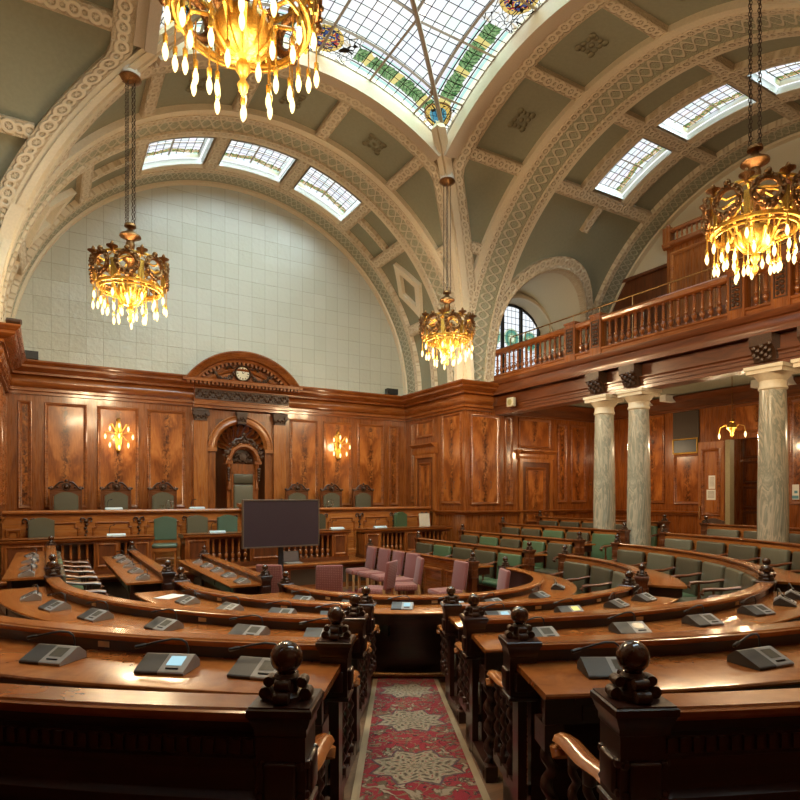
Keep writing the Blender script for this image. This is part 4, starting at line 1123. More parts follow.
        if arms:
            for i in range(seats+1):
                end = i in (0,seats); s = (-.045 if i == 0 else L+.045 if i == seats else w*i) if not light else min(max(w*i,.05),L-.05)
                a = MB(); za = zr-.33; pts = [(s,-.05,za+.04),(s,-.18,za+.035),(s,-.34,za+.005),(s,-.50,za),(s,-.58,za-.015),(s,-.61,za-.05),(s,-.58,za-.08)]
                a.tube(pts,.044 if not light else .036,8,ry=[.022,.022,.022,.026,.028,.026,.016]); a.build('armrest', M['desk'] if r < 50 and not light else M['brown'], t, M=F, world=True, smooth=60)
                a = MB()
                if end and r < 50:
                    for q_ in (-.18,-.32,-.46): twist(a, s, q_, zs-.10, za, .018, .009, .09)
                    sb = min(max(s,.03),L-.03); a.box(sb-.025,sb+.025,-.52,-.03,zin+.0,zs-.08); a.box(min(s,sb)-.02,max(s,sb)+.02,-.50,-.05,zs-.14,zs-.08)
                else:
                    a.lathe([(.022,zs-.12),(.022,zs),(.013,zs+.03),(.03,zs+.09),(.014,zs+.15),(.018,za)],(s,-.46,0),8)
                    a.box(s-.02,s+.02,-.50,-.05,zin+.2,zs-.1)
                a.build('arm_support', M['dark'] if not light else M['brown'], t, M=F, world=True, smooth=60)
    for e, s in ((0,-.05),(1,L+.05)):
        if ends[e]:
            P = F(s,0,zr+.012); Q = F(s,.1,zr); post(t, P, atan2(Q[1]-P[1],Q[0]-P[0]), 'brown' if light else 'dark', bool(twists[e]) and desk and r < 50)
    for s in plates:
        c = MB(); c.box(s-.035,s+.035,.031,.036,zr-.085,zr-.055); c.build('number_plate', M['label'], t, M=F, world=True)
    return t
def arc(k, a0, a1, **kw):
    r = RAD[k]; return arcmap(r,a0), radians(a1-a0)*r, r
# aisle edges on each ring, found from the posts in the picture
def edge(k, w):
    r = RAD[k]; t = 8.84-sqrt(max(0,r*r-.09**2))
    for _ in range(20):
        x, y = aisle(t,w); d = hypot(x-CX0,y-CY0); t += (d-r)*.9
    x, y = aisle(t,w); return math.degrees(atan2(y-CY0,x-CX0))
EL = {1:edge(1,-.406),2:edge(2,-.43),3:edge(3,-.447),4:edge(4,-.466)}
ER = {1:edge(1,.40),2:edge(2,.428),3:edge(3,.47),4:edge(4,.496)}
def gap(k): return math.degrees(.05/RAD[k])
A2 = {1:(-69.5,-54.5),2:(-67.3,-56.7),3:(-66.1,-57.9),4:(-65.3,-58.7)}
ringname = {0:'innermost',1:'second',2:'third',3:'fourth',4:'outermost'}
F, L, r = arc(0,-179,-1)
bench('curved_desk','innermost half ring desk facing the pit and closing the carpet aisle',F,L,r,ZR[0],0,0,True,0,ends=(1,1),plates=(.9,2.2))
hp_ = MB(); hp_.tube([(L*(118-57)/178.*0+L*q,.20,.075) for q in fr(.18,.50,14)],.032,8); hp_.build('heating_pipe', M['bronze'], bpy.data.objects['curved_desk'], M=F, world=True, smooth=60)
LS = {1:4,2:5,3:6,4:3}
for k in (1,2,3,4):
    a0 = {1:-179,2:-179,3:-168,4:-136.2}[k]
    F, L, r = arc(k,a0,EL[k]-gap(k))
    bench('curved_desk','%s ring of curved bench desk, between the carpet aisle and the panelled side wall' % ringname[k],F,L,r,ZR[k],ZF[k],ZF[k+1],k < 4,max(1,round(L/.75)),'oosog',ends=(1 if k < 3 else 0,1),dent=k == 4,twists=(0,1),plates=(L*.4,L*.72) if k < 4 else ())
    F, L, r = arc(k,ER[k]+gap(k),A2[k][0]-gap(k))
    bench('curved_desk','%s ring of curved bench desk, between the carpet aisle and the gallery side aisle' % ringname[k],F,L,r,ZR[k],ZF[k],ZF[k+1],k < 4,max(1,round(L/.75)),'oog',ends=(1,1),dent=k == 4,twists=(1,1),plates=(L*.35,L*.7) if k < 4 else ())
    F, L, r = arc(k,A2[k][1]+gap(k),-1.0)
    bench('curved_desk','%s ring of curved bench with leather backs, on the gallery side beyond the second aisle' % ringname[k],F,L,r,ZR[k],ZF[k],ZF[k+1],k < 4,max(1,round(L/.77)),{1:'tsoo',2:'ossos',3:'oso',4:'sooo'}[k],ends=(1,1),light=True,plates=(L*.5,) if k < 3 else ())
SROW = {0:'',1:'googo',2:'ogogo',3:'gogoo',4:'goooo'}
for k in range(5):
    x = CX0+RAD[k]
    F = rightmap(x,.84); L = 3.80
    lab = ['low panelled front of the straight rows behind the pink chairs','first straight row of green leather seats behind the pink chairs','second straight row of green leather seats from the pink chairs','third straight row of green leather seats from the pink chairs','topmost straight row of leather seats under the gallery columns'][k]
    t = bench('straight_bench',lab,F,L,99,ZR[k],ZF[k],ZF[k+1],k < 4,5 if k else 0,SROW[k] or 'o',light=True,ends=(1,1))
    if k == 0:
        m_ = MB()
        for i in range(5): m_.frame(.08+i*.74,.74+i*.74,.14,.72,FP)
        m_.build('panel_moulding', M['wood'], t, M=lambda s,u,z: (x-.03+u,.84+s,z), world=True)
for k in range(3):
    x = CX0-RAD[k]; lab = ['straight desk row beside the large screen','straight desk row between the screen side row and the side wall','straight desk row nearest the panelled side wall'][k].replace('nearest','next to')
    bench('straight_desk',lab,leftmap(x,4.64),3.80,99,ZR[k],ZF[k],ZF[k+1],True,5 if k else 0,'oogoo',ends=(1,1),twists=(0,1))
# ------------------------------------------------------------------ dais furniture
dd = thing('dais_desk','long panelled oak-brown desk front with carved drops, spanning the dais before the high-backed chairs','desk',(0,6.8,PZ))
k = MB(); k.extr([(-.22,1.15),(-.25,1.17),(-.26,1.20),(-.24,1.23),(.16,1.23),(.16,1.15)],-5.17,5.0); k.build('desk_top', M['wood_light'], dd, smooth=30)
k = MB(); k.box(-5.17,5.0,-.18,.12,0,1.15); k.extr([(-.18,0),(-.21,0),(-.21,.12),(-.18,.15)],-5.17,5.0); k.build('front', M['wood_light'], dd)
dx = [-4.72,-3.69,-2.66,-1.63,-.60,.70,1.73,2.76,3.80,4.80]
k = MB(); h = MB()
for a,b in list(zip(dx[:4],dx[1:5]))+list(zip(dx[5:9],dx[6:])):
    pts = [(a+.14,.10),(b-.14,.10),(b-.14,.86),(b-.20,.86),(b-.20,.96),(a+.20,.96),(a+.20,.86),(a+.14,.86)]
    for i in range(8):
        p, q = pts[i], pts[(i+1)%8]
        k.tube([(p[0],-.185,p[1]),(q[0],-.185,q[1])],.026,6,ry=.02)
for a,b in ((-5.12,-4.86),):
    k.frame(a,b,.1,.86,FP,-.18)
k.build('panel_moulding', M['wood'], dd)
k = MB()
k.tube([(-.11,-.02,1.03),(-.085,-.03,1.07),(-.04,-.03,1.06),(0,-.03,1.0),(.04,-.03,1.06),(.085,-.03,1.07),(.11,-.02,1.03)],.018,6)
k.tube([(-.11,-.02,1.03),(-.10,-.03,.98),(-.07,-.03,1.0)],.013,6); k.tube([(.11,-.02,1.03),(.10,-.03,.98),(.07,-.03,1.0)],.013,6)
for i in range(6): k.ball((.012*(-1)**i,-.03,.93-i*.075),.034-.003*i,8,6)
k.ball((0,-.035,1.0),.045,8,6)
d0 = k.build('carved_drop', M['carved'], dd, loc=(dx[0],-.18,0))
for x in dx[1:]: part(d0, dd, (x,-.18,0))
k = MB(); k.box(-.42,.38,-.30,-.02,1.0,1.28); k.extr([(-.02,1.28),(-.30,1.28),(-.30,1.33),(-.02,1.36)],-.46,.42)
k.build('speaker_rest', M['wood'], dd); k = MB()
for i in range(7): k.ball((-.32+i*.1,-.31,1.12+.05*sin(i*1.7)),.06,8,6)
k.tube([(-.38,-.31,1.22),(-.2,-.33,1.26),(0,-.33,1.2),(.2,-.33,1.26),(.36,-.31,1.22)],.03,6); k.build('carved_crest', M['carved'], dd)

cb = None
def clerk(x0, x1, lab, solid, groups):
    t = thing('clerks_desk',lab,'desk',((x0+x1)/2,5.62,PZ)); o = (x0+x1)/2
    a, b = x0-o, x1-o
    k = MB(); k.extr([(-.26,.64),(-.29,.66),(-.30,.69),(-.27,.71),(-.30,.725),(.30,.725),(.30,.64)],a-.04,b+.04); k.build('desk_top', M['wood'], t, smooth=30)
    k = MB(); k.box(a,b,-.25,.25,0,.09); k.box(a,b,.15,.2,.09,.64); k.box(a,b,-.24,.22,.60,.65); k.build('carcase', M['brown'], t)
    for s0,s1 in solid:
        k = MB(); k.box(s0-o,s1-o,-.25,.2,.08,.64); k.frame(s0-o+.05,s1-o-.05,.14,.60,[(0,0),(0,.02),(.02,.028),(.045,.004)],-.25); k.build('front_panel', M['wood'], t, grain='z')
        k = MB(); k.box(s0-o+.10,s1-o-.10,-.256,-.25,.19,.55); k.build('inset_panel', M['brown'], t, grain='z')
    for g0,g1,n in groups:
        for i in range(n):
            x = g0-o+(g1-g0)*(i+.5)/n
            global cb
            if cb is None:
                k = MB(); k.lathe([(.035,.09),(.035,.15),(.018,.17),(.04,.22),(.042,.26),(.018,.30),(.03,.32),(.03,.34),(.022,.36),(.026,.44),(.022,.56),(.03,.58),(.03,.62)],(0,0,0),8)
                cb = k.build('baluster', M['wood'], t, loc=(x,-.19,0))
            else: part(cb, t, (x,-.19,0))
    return t
clerk(-5.12,-2.56,'balustered clerks desk at the panelled side wall end of the dais',[(-5.12,-4.4),(-3.62,-3.15),(-2.94,-2.58)],[(-4.36,-3.66,5),(-3.13,-2.96,1)])
clerk(-1.92,1.86,'middle balustered clerks desk behind the large dark screen',[(-1.92,-1.42),(-.55,.15),(1.42,1.84)],[(-1.40,-.57,6),(.17,1.40,9)])
clerk(2.28,4.85,'balustered clerks desk before the cream cloth on the dais',[(2.28,2.75),(3.42,3.86)],[(2.78,3.40,5),(3.90,4.80,7)])

def lean_chair():
    pass
# high carved chairs along the wall
def carved_chair(lab, loc, first=None):
    if first is not None: return dup(first, lab, loc)
    t = thing('carved_armchair', lab, 'chair', loc, 0, 'high carved chairs along the dais wall')
    for sx in (-1,1):
        k = MB(); k.box(sx*.29-.035,sx*.29+.035,.22,.29,0,1.30); k.ball((sx*.29,.255,1.33),.035,8,6); k.build('back_post', M['chairwood'], t, grain='z')
        k = MB(); k.lathe([(.03,0),(.035,.08),(.022,.12),(.036,.25),(.026,.40),(.034,.46),(.03,.68)],(sx*.29,-.25,0),10); k.build('front_leg', M['chairwood'], t)
        k = MB(); k.tube([(sx*.29,.22,.72),(sx*.29,0,.71),(sx*.30,-.24,.70),(sx*.30,-.31,.67),(sx*.30,-.30,.63)],.03,8,ry=.022); k.build('armrest', M['chairwood'], t)
    k = MB(); k.box(-.30,.30,-.26,.25,.36,.43); k.build('seat_frame', M['chairwood'], t)
    k = MB(); k.rbox(-.28,.28,-.27,.20,.43,.52,.04); k.build('seat', M['olive'], t, smooth=60)
    k = MB()
    P = [(-.245,.62),(.245,.62),(.245,1.14),(.17,1.19),(.08,1.225),(0,1.235),(-.08,1.225),(-.17,1.19),(-.245,1.14)]
    k.slab(P,.20,.26); k.slab([(p[0]*.9,.9+(p[1]-.9)*.92) for p in P],.185,.2); k.build('back_pad', M['sage'], t, smooth=60)
    k = MB()
    k.slab([(-.31,1.16),(-.245,1.14),(-.17,1.19),(-.08,1.225),(0,1.235),(.08,1.225),(.17,1.19),(.245,1.14),(.31,1.16),(.31,1.28),(.25,1.29),(.20,1.36),(.14,1.43),(.07,1.47),(0,1.475),(-.07,1.47),(-.14,1.43),(-.20,1.36),(-.25,1.29),(-.31,1.28)],.21,.26)
    k.build('crest_board', M['chairwood'], t)
    k = MB()
    for sx in (-1,1):
        k.tube([(sx*.31,.20,1.29),(sx*.25,.20,1.31),(sx*.20,.20,1.38),(sx*.13,.20,1.45),(sx*.06,.20,1.46),(sx*.05,.20,1.41),(sx*.09,.20,1.39)],.020,6)
        k.ball((sx*.33,.21,1.32),.03,8,6); k.ball((sx*.17,.19,1.34),.025,8,6)
    k.ball((0,.18,1.35),.05,10,7); k.torus((0,.195,1.35),.075,.014,'y',14,5); k.ball((0,.20,1.49),.03,8,6)
    k.build('carved_scroll', M['carved'], t)
    return t
cx = [(-4.03,'first high carved chair from the panelled side wall end of the dais'),(-3.0,'high carved chair under the wall light nearer the side wall'),(-1.97,'high carved chair just on the side wall side of the throne'),
      (1.48,'high carved chair just on the gallery side of the throne'),(2.50,'high carved chair under the wall light on the gallery side of the throne'),(3.50,'last high carved chair at the gallery end of the dais')]
cx[1] = (cx[1][0],'second high carved chair from the panelled side wall, beneath a wall light')
f0 = None
for x,l in cx:
    c = carved_chair(l,(x,7.62,DZ),f0); f0 = f0 or c
# throne
t = thing('throne','tall canopied throne with grey leather back in the shell niche','throne',(NX,7.86,DZ))
for sx in (-1,1):
    k = MB(); k.box(sx*.36-.05,sx*.36+.05,.20,.30,0,2.0); k.lathe([(.05,1.3),(.055,1.36),(.04,1.4),(.05,1.6),(.04,1.86),(.06,1.9),(.06,1.98)],(sx*.36,.16,0),10); k.box(sx*.38-.09,sx*.38+.09,.08,.32,1.98,2.06); k.build('canopy_post', M['wood'], t, grain='z')
    k = MB(); k.tube([(sx*.36,.2,.80),(sx*.37,-.05,.80),(sx*.38,-.28,.78),(sx*.38,-.36,.73)],.04,8); k.lathe([(.035,0),(.04,.1),(.03,.2),(.045,.4),(.035,.6),(.035,.78)],(sx*.38,-.28,0),10); k.build('armrest', M['wood'], t)
    k = MB()
    for i in range(5): k.ball((sx*.40,.08,1.84-.07*i),.05-.004*i,8,6)
    k.build('carved_bracket', M['carved'], t)
k = MB(); k.box(-.36,.36,-.32,.28,0,.42); k.build('base', M['wood'], t, grain='z')
k = MB(); k.rbox(-.31,.31,-.34,.18,.42,.54,.05); k.build('seat', M['olive'], t, smooth=60)
k = MB(); k.box(-.32,.32,.20,.27,.42,1.98); k.box(-.31,-.255,.16,.2,.6,1.76); k.box(.255,.31,.16,.2,.6,1.76); k.box(-.31,.31,.16,.2,1.72,1.80); k.build('back_board', M['wood'], t, grain='z')
k = MB(); k.rbox(-.255,.255,.13,.2,1.46,1.72,.03); k.build('upper_back_pad', M['olive'], t, smooth=60)
k = MB(); k.rbox(-.255,.255,.11,.2,.60,1.44,.04); k.build('lower_back_pad', M['sage'], t, smooth=60)
k = MB(); hp = [(.30,.29),(.30,.10),(.34,.04),(.40,.04),(.43,.08),(.45,.08),(.45,.30)]
k.grid(lambda a,j: (hp[int(j)][0]*cos(radians(a)), hp[int(j)][1], 2.06+hp[int(j)][0]*1.08*sin(radians(a))), fr(0,180,24), list(range(len(hp)))); k.build('canopy_arch', M['wood'], t, smooth=30)
k = MB(); k.grid(lambda a,w: (.31*w*cos(radians(a)),.27,2.04+.33*w*sin(radians(a))), fr(0,180,20), [0,1]); k.build('canopy_back', M['dark'], t)
k = MB(); random.seed(5)
for i in range(26):
    a = random.random()*pi; r = .05+.2*random.random(); k.ball((r*cos(a),.235,2.03+r*sin(a)),.045,7,5)
k.lathe([(.001,-.03),(.09,-.02),(.10,.02)],(0,.2,2.16),12,'y'); k.build('carved_arms', M['carved'], t)
k = MB()
for i in range(15):
    a = radians(12+i*11.1); k.ball((.46*cos(a),.10,2.06+.50*sin(a)),.055+.02*sin(i*2.1),7,5); k.ball((.54*cos(a)*.97,.12,2.08+.56*sin(a)),.035,6,4)
k.tube([(-.30,.10,2.50),(-.2,.10,2.62),(-.08,.10,2.62),(0,.1,2.72),(.08,.10,2.62),(.2,.10,2.62),(.30,.10,2.50)],.04,6); k.ball((0,.1,2.75),.06,8,6); k.build('carved_crest', M['carved'], t)

# low clerks' chairs
def clerk_chair(lab, loc, rz, mat, first=None):
    t = thing('clerks_chair', lab, 'chair', loc, rz)
    k = MB(); P = [(-.23,.58),(.23,.58),(.23,1.03),(.15,1.06),(.06,1.09),(0,1.095),(-.06,1.09),(-.15,1.06),(-.23,1.03)]
    k.slab(P,-.24,-.18); k.slab([(p[0]*.92,.84+(p[1]-.84)*.93) for p in P],-.18,-.155); k.slab([(p[0]*.92,.84+(p[1]-.84)*.93) for p in P],-.265,-.24); k.build('back_pad', M[mat], t, smooth=60)
    k = MB(); k.rbox(-.25,.25,-.22,.26,.44,.52,.035); k.build('seat', M['teal' if mat == 'sage' else mat], t, smooth=60)
    k = MB(); k.box(-.24,.24,-.22,.24,.37,.44); k.build('seat_frame', M['wood_light'], t)
    for sx in (-1,1):
        k = MB(); k.box(sx*.215-.022,sx*.215+.022,-.235,-.19,0,.60); k.build('rear_leg', M['wood_light'], t, grain='z')
        k = MB(); k.lathe([(.016,0),(.022,.05),(.018,.1),(.028,.3),(.022,.34),(.03,.37)],(sx*.21,.2,0),8); k.build('front_leg', M['wood_light'], t)
    return t
clerk_chair('grey-green leather chair behind the clerks desk next to the panelled side wall',(-4.5,6.22,PZ),pi,'sage')
clerk_chair('green leather chair standing in the open gap between two clerks desks',(-2.24,5.85,PZ),pi-.2,'teal')
clerk_chair('dull green leather chair behind the first balusters of the middle clerks desk',(-1.46,6.2,PZ),pi,'sage')
clerk_chair('green leather chair beside the edge of the large screen, behind the middle clerks desk',(-.78,6.2,PZ),pi,'teal')
clerk_chair('dark green leather chair behind the middle clerks desk past the screen',(1.46,6.2,PZ),pi,'olive')
clerk_chair('dark green chair half hidden at the gallery end of the clerks desk',(4.0,6.25,PZ),pi+.3,'green')
clerk_chair('brown leather chair behind the topmost bench near the gallery columns',(8.45,.36,.5),pi/2+.4,'brownhide')
ct = thing('draped_chair','chair back draped with a cream cloth beside the gallery end of the dais','chair',(4.60,6.1,PZ))
k = MB(); k.box(-.2,.2,-.2,.2,.40,.46); k.box(-.2,.2,.17,.2,.46,1.0); k.build('seat', M['wood'], ct)
for sx in (-1,1):
    for sy in (-1,1): k = MB(); k.box(sx*.18-.02,sx*.18+.02,sy*.18-.02,sy*.18+.02,0,.42); k.build('leg', M['wood'], ct)
k = MB(); k.grid(lambda u,w: (-.17+.34*u+.012*sin(w*9), .235-.09*(1-abs(w-.45)/.55)*0 + (.0 if w < .5 else -.07) , 0.55+1.0*min(w,1-w)) , fr(0,1,8), fr(0,1,14))
k.build('cloth', flat('cream_cloth',(.66,.60,.48),.9,var=.05), ct, smooth=60)

# ------------------------------------------------------------------ pink chairs in the pit
def pink(lab, loc, rz, first=None):
    if first is not None: return dup(first, lab, loc, rz)
    t = thing('upholstered_chair', lab, 'chair', loc, rz, 'pink dotted chairs in the pit')
    k = MB(); k.rbox(-.235,.235,-.20,.27,.36,.475,.04); k.build('seat', M['pink'], t, smooth=60)
    k = MB(); k.rbox(-.225,.225,-.26,-.19,.45,.95,.03)
    k.build('backrest', M['pink'], t, M=lambda x,y,z: (x,y-.14*(z-.45),z), smooth=60)
    for sx in (-1,1):
        k = MB(); k.prism([(sx*.20-.022,.21),(sx*.20+.022,.21),(sx*.20+.022,.255),(sx*.20-.022,.255)],0,.37); k.build('front_leg', M['oak'], t, grain='z')
        k = MB(); k.prism([(sx*.20-.022,-.24),(sx*.20+.022,-.24),(sx*.20+.022,-.195),(sx*.20-.022,-.195)],0,.48); k.build('rear_leg', M['oak'], t, grain='z', M=lambda x,y,z: (x,y-.10*max(0,.45-z),z))
    return t
def face(dx_, dy_): return atan2(-dx_,dy_)
PK = [(-1.02,2.30,(.62,.78),'pink dotted chair below the screen with its back turned, beside the straight desk row'),
      (-.28,1.75,(.30,.95),'pink dotted chair seen from behind, alone in front of the dais step'),
      (.66,1.72,(-.62,.78),'pink dotted chair turned half away in the middle of the pit'),
      (1.34,1.88,(-.93,.36),'pink dotted chair standing directly in front of the row along the bench front'),
      (1.63,4.32,(-1,.1),'pink dotted chair at the dais end of the row along the bench front'),
      (1.64,3.72,(-1,0),'second pink dotted chair from the dais in the row along the bench front'),
      (1.63,3.12,(-1,.06),'third pink dotted chair from the dais in the row along the bench front'),
      (1.64,2.54,(-1,-.03),'fourth pink dotted chair from the dais in the row along the bench front'),
      (1.60,.90,(-1,.12),'pink dotted chair standing by itself next to the bench front post'),
      (1.50,-.32,(-.9,.4),'pink dotted chair peeking over the half ring desk beside the cross aisle')]
p0 = None
for x,y,f,l in PK:
    c = pink(l,(x,y,.004),face(*f),p0); p0 = p0 or c

# ------------------------------------------------------------------ screen, laptop
tv = thing('television','large flat dark television on a floor stand in front of the clerks desk','television',(-.27,4.10,0))
k = MB(); k.box(-.80,.80,-.03,.03,1.07,2.01); k.build('casing', M['black'], tv)
k = MB(); k.frame(-.815,.815,1.055,2.03,[(0,-.03),(0,.04),(.004,.045),(.026,.045),(.03,.034)],0); k.build('bezel', M['frame'], tv)
k = MB(); k.box(-.785,.785,-.036,-.03,1.085,2.0); k.build('display', M['tv'], tv, smooth=0)
k = MB(); k.box(-.05,.05,.03,.08,.10,1.5); k.box(-.4,.4,-.25,.3,0,.05); k.box(-.35,.35,.03,.06,1.3,1.6); k.build('stand', M['black'], tv)
lp = thing('laptop','open dark laptop on the platform edge below the big screen','laptop',(.38,5.17,PZ+.014))
k = MB(); k.box(-.19,.19,-.13,.13,0,.018); k.build('keyboard_base', M['grey'], lp)
k = MB(); k.box(-.19,.19,.13,.14,.018,.26); k.build('lid', M['black'], lp, M=lambda x,y,z:(x,y+.25*(z-.018),z))
k = MB(); k.box(-.175,.175,.126,.13,.035,.245); k.build('laptop_screen', M['tv'], lp, M=lambda x,y,z:(x,y+.25*(z-.018),z))

# ------------------------------------------------------------------ conference microphones
def mic_proto(lab, loc, rz):
    t = thing('conference_microphone', lab, 'microphone', loc, rz)
    P = [(-.085,0),(-.087,.010),(-.083,.015),(.030,.066),(.040,.066),(.085,.030),(.088,0)]
    k = MB(); k.extr(P,-.005,.12); k.build('console', M['grey'], t, smooth=20)
    k = MB(); k.extr(P,-.12,-.005); k.build('speaker_panel', M['darkgrey'], t, smooth=20)
    sl = lambda y: .015+(y+.083)*(.051/.113)+.001
    k = MB(); k.add([(.015,-.045,sl(-.045)+.001),(.09,-.045,sl(-.045)+.001),(.09,.015,sl(.015)+.001),(.015,.015,sl(.015)+.001)],[(0,1,2,3)]); sc = k.build('display', M['screen'], t, smooth=0)
    k = MB(); k.tube([(.025,-.064,sl(-.064)),(.085,-.064,sl(-.064))],.005,5); k.build('key_bar', M['black'], t)
    k = MB()
    pts = [(.075,.055,.05),(.075,.058,.085),(.066,.056,.115),(.045,.052,.13),(0,.045,.133),(-.06,.035,.122),(-.12,.022,.108)]
    k.tube(pts,.0055,6); g = k.build('gooseneck', M['black'], t, smooth=60)
    k = MB(); k.tube([(-.118,.0224,.1085),(-.125,.021,.107),(-.165,.012,.098),(-.17,.011,.097)],[.006,.010,.010,.005],7); k.build('capsule', M['black'], g)
    return t
mics = []
order = ['first','second','third','fourth','fifth','sixth','seventh']
def desk_pos(k, phi): 
    a = radians(phi); r = RAD[k]+.275
    return (CX0+r*cos(a), CY0+r*sin(a), ZR[k+0]-.10+.002), a+pi/2
lst = []
for k, side, phis in ((3,'wall side of',( -127.6,-131.9,-138.0,-146,)),(3,'gallery side of',(-112.6,-105.0,-97,-89)),
                 (2,'wall side of',(-128.2,-134.6,-143.2,-152.3,-160.5,-169.0)),(2,'gallery side of',(-110.5,-102.0,-93.5,-84.5,-76.5,-71)),
                 (1,'wall side of',(-132.5,-141.1,-151.3,-162.8)),(1,'gallery side of',(-107.5,-95,-84,-74.5)),
                 (0,'wall side of',(-139,-157)),(0,'gallery side of',(-107.5,-94,-72,-50))):
    for i, ph in enumerate(phis):
        rn = {3:'nearest ring desk'.replace('nearest','outer'),2:'third ring desk',1:'second ring desk',0:'innermost half ring desk'}[k]
        lst.append((k,ph,'%s {} microphone from the carpet aisle on the %s, %s' % (order[i],rn,side.replace(' of',''))))
lst.append((0,-122.9,'{} microphone on the half ring desk closing the end of the carpet aisle'))
lit = {(3,-131.9):'b',(0,-122.9):'b',(0,-107.5):'b',(1,-107.5):'b',(1,-95):'y',(2,-102.0):'',(0,-139):'b'}
m0 = None; random.seed(21)
sp_ = {}
def setscreen(o, mat):
    for c in o.children:
        if c.name.startswith('display'):
            c.data = c.data.copy(); c.data.materials[0] = mat
for k,ph,l in lst:
    loc, rz = desk_pos(k,ph); rz += random.uniform(-.22,.22); L = lit.get((k,ph),'')
    l = l.format({'b':'blue-lit','y':'yellow-lit'}.get(L,'grey'))
    if m0 is None: m = m0 = mic_proto(l,loc,rz)
    else: m = dup(m0,l,loc,rz)
    if L: setscreen(m, M['lcdblue' if L == 'b' else 'lcdyellow'])
for k,ys_,rn in ((2,(.98,1.8,2.7,3.6),'straight desk row by the side wall'),(1,(1.05,1.85,2.65,3.4,4.2),'middle straight desk row'),(0,(1.0,1.75,2.5,3.25,4.0),'straight desk row beside the screen')):
    for i,y in enumerate(ys_):
        dup(m0,'%s grey microphone from the near end, %s' % (order[i],rn),(CX0-RAD[k]-.275,y,ZR[k]-.098),3*pi/2+random.uniform(-.25,.25))
# pale microphones of the dais
pm0 = None
for x,y,z,l in ((-3.2,5.62,PZ+.726,'pale microphone on the clerks desk at the side wall end'),(-1.2,5.62,PZ+.726,'pale microphone on the middle clerks desk beside the screen'),(1.66,5.62,PZ+.726,'pale microphone on the middle clerks desk past the screen'),(2.85,5.62,PZ+.726,'pale microphone on the clerks desk before the cream cloth'),
              (-3.15,6.72,PZ+1.231,'pale microphone on the dais desk before the chair under the wall light'),(-1.40,6.72,PZ+1.231,'pale microphone on the dais desk between throne and nearest carved chair'.replace('nearest','closest')),(.68,6.72,PZ+1.231,'pale microphone on the dais desk just beside the throne')):
    l = l.replace('closest','next')
    if pm0 is None:
        t = thing('desk_microphone',l,'microphone',(x,y,z)); pm0 = t
        k = MB(); k.extr([(-.07,0),(-.07,.015),(.02,.05),(.06,.04),(.07,0)],-.17,.17); k.build('console', flat('pale_blue_plastic',(.42,.53,.58),.4,var=.03), t, smooth=20)
        k = MB(); k.tube([(-.12,.03,.045),(-.12,.03,.16),(-.10,.01,.21),(-.06,-.03,.22)],.006,6); k.tube([(-.06,-.03,.22),(-.03,-.06,.225)],.011,6); k.build('gooseneck', M['black'], t)
    else: dup(pm0,l,(x,y,z))
j0 = None
for x,l in ((-2.02,'glass water jug on the dais desk before the chair beside the throne'),(1.95,'glass water jug on the dais desk on the gallery side of the throne')):
    if j0 is None:
        t = thing('water_jug',l,'jug',(x,6.74,PZ+1.231)); j0 = t
        k = MB(); k.lathe([(.001,0),(.055,0),(.07,.03),(.072,.09),(.05,.15),(.045,.18),(.06,.21),(.056,.21),(.041,.18),(.046,.15),(.066,.09),(.064,.03),(.001,.008)],(0,0,0),16); k.build('body', M['crystal'], t, smooth=60)
        k = MB(); k.tube([(.05,0,.18),(.11,0,.17),(.12,0,.10),(.07,0,.05)],.008,6); k.build('handle', M['crystal'], t, smooth=60)
        g = MB(); g.lathe([(.001,0),(.032,0),(.038,.10),(.034,.10),(.029,.008),(.001,.008)],(0,0,0),14)
        g1 = tag(g.build('drinking_glass', M['crystal'], loc=(x-.15,6.72,PZ+1.231), smooth=60),'clear tumbler beside the water jug before the carved chair','glass')
    else:
        dup(j0,l,(x,6.74,PZ+1.231))
        g2 = g1.copy(); COL.objects.link(g2); g2.location = (x-.15,6.72,PZ+1.231); g2['label'] = 'clear tumbler beside the water jug on the gallery side of the throne'
k = MB(); k.box(-.15,.15,-.105,.105,0,.003)
a = radians(-170); tag(k.build('paper_sheet', M['paper'], loc=(CX0+3.46*cos(radians(-171)),CY0+3.46*sin(radians(-171)),ZR[1]-.098), rz=.7),'white paper sheet lying on the second ring desk','paper')

# ------------------------------------------------------------------ small fittings
k = MB(); k.rbox(-.09,.02,-.13,.13,-.12,.12,.02); s = k.build('loudspeaker', M['speaker'], loc=(6.08,4.33,4.55)); tag(s,'small cream loudspeaker box under the gallery edge by the pier','speaker')
k = MB(); k.lathe([(.001,-.10),(.075,-.10),(.08,-.09),(.075,-.088)],(0,0,0),16,'x'); k.build('cone', flat('dim_yellow_cone',(.30,.26,.10),.6), s)
for i,(loc,l) in enumerate((((-4.75,8.02,5.126),'black flood lamp on the cornice beside the panelled side wall'),((4.55,8.02,5.126),'black flood lamp on the cornice next to the pier corner'))):
    t = thing('flood_lamp',l,'lamp',loc)
    k = MB(); k.box(-.18,.18,-.09,.09,.03,.20); k.build('housing', M['black'], t); k = MB(); k.box(-.10,.10,-.06,.06,0,.03); k.build('foot', M['black'], t)
t = thing('security_camera','dark bullet security camera on the cornice corner of the side pier','camera',(-4.90,5.05,5.126))
k = MB(); k.tube([(-.12,.02,.10),(.10,-.04,.08)],.055,10); k.build('camera_body', M['carved'], t); k = MB(); k.lathe([(.05,0),(.05,.02),(.02,.03),(.02,.07)],(0,0,0),10); k.build('bracket', M['iron'], t)
k = MB(); k.box(-.05,.05,-.012,0,-.07,.07); s = k.build('light_switch', M['brass'], loc=(9.95,5.196,2.45)); tag(s,'square brass light switch on the pier panelling near the column','switch')
k = MB(); k.box(-.02,.02,-.02,-.012,-.02,.02); k.build('rocker', M['black'], s)
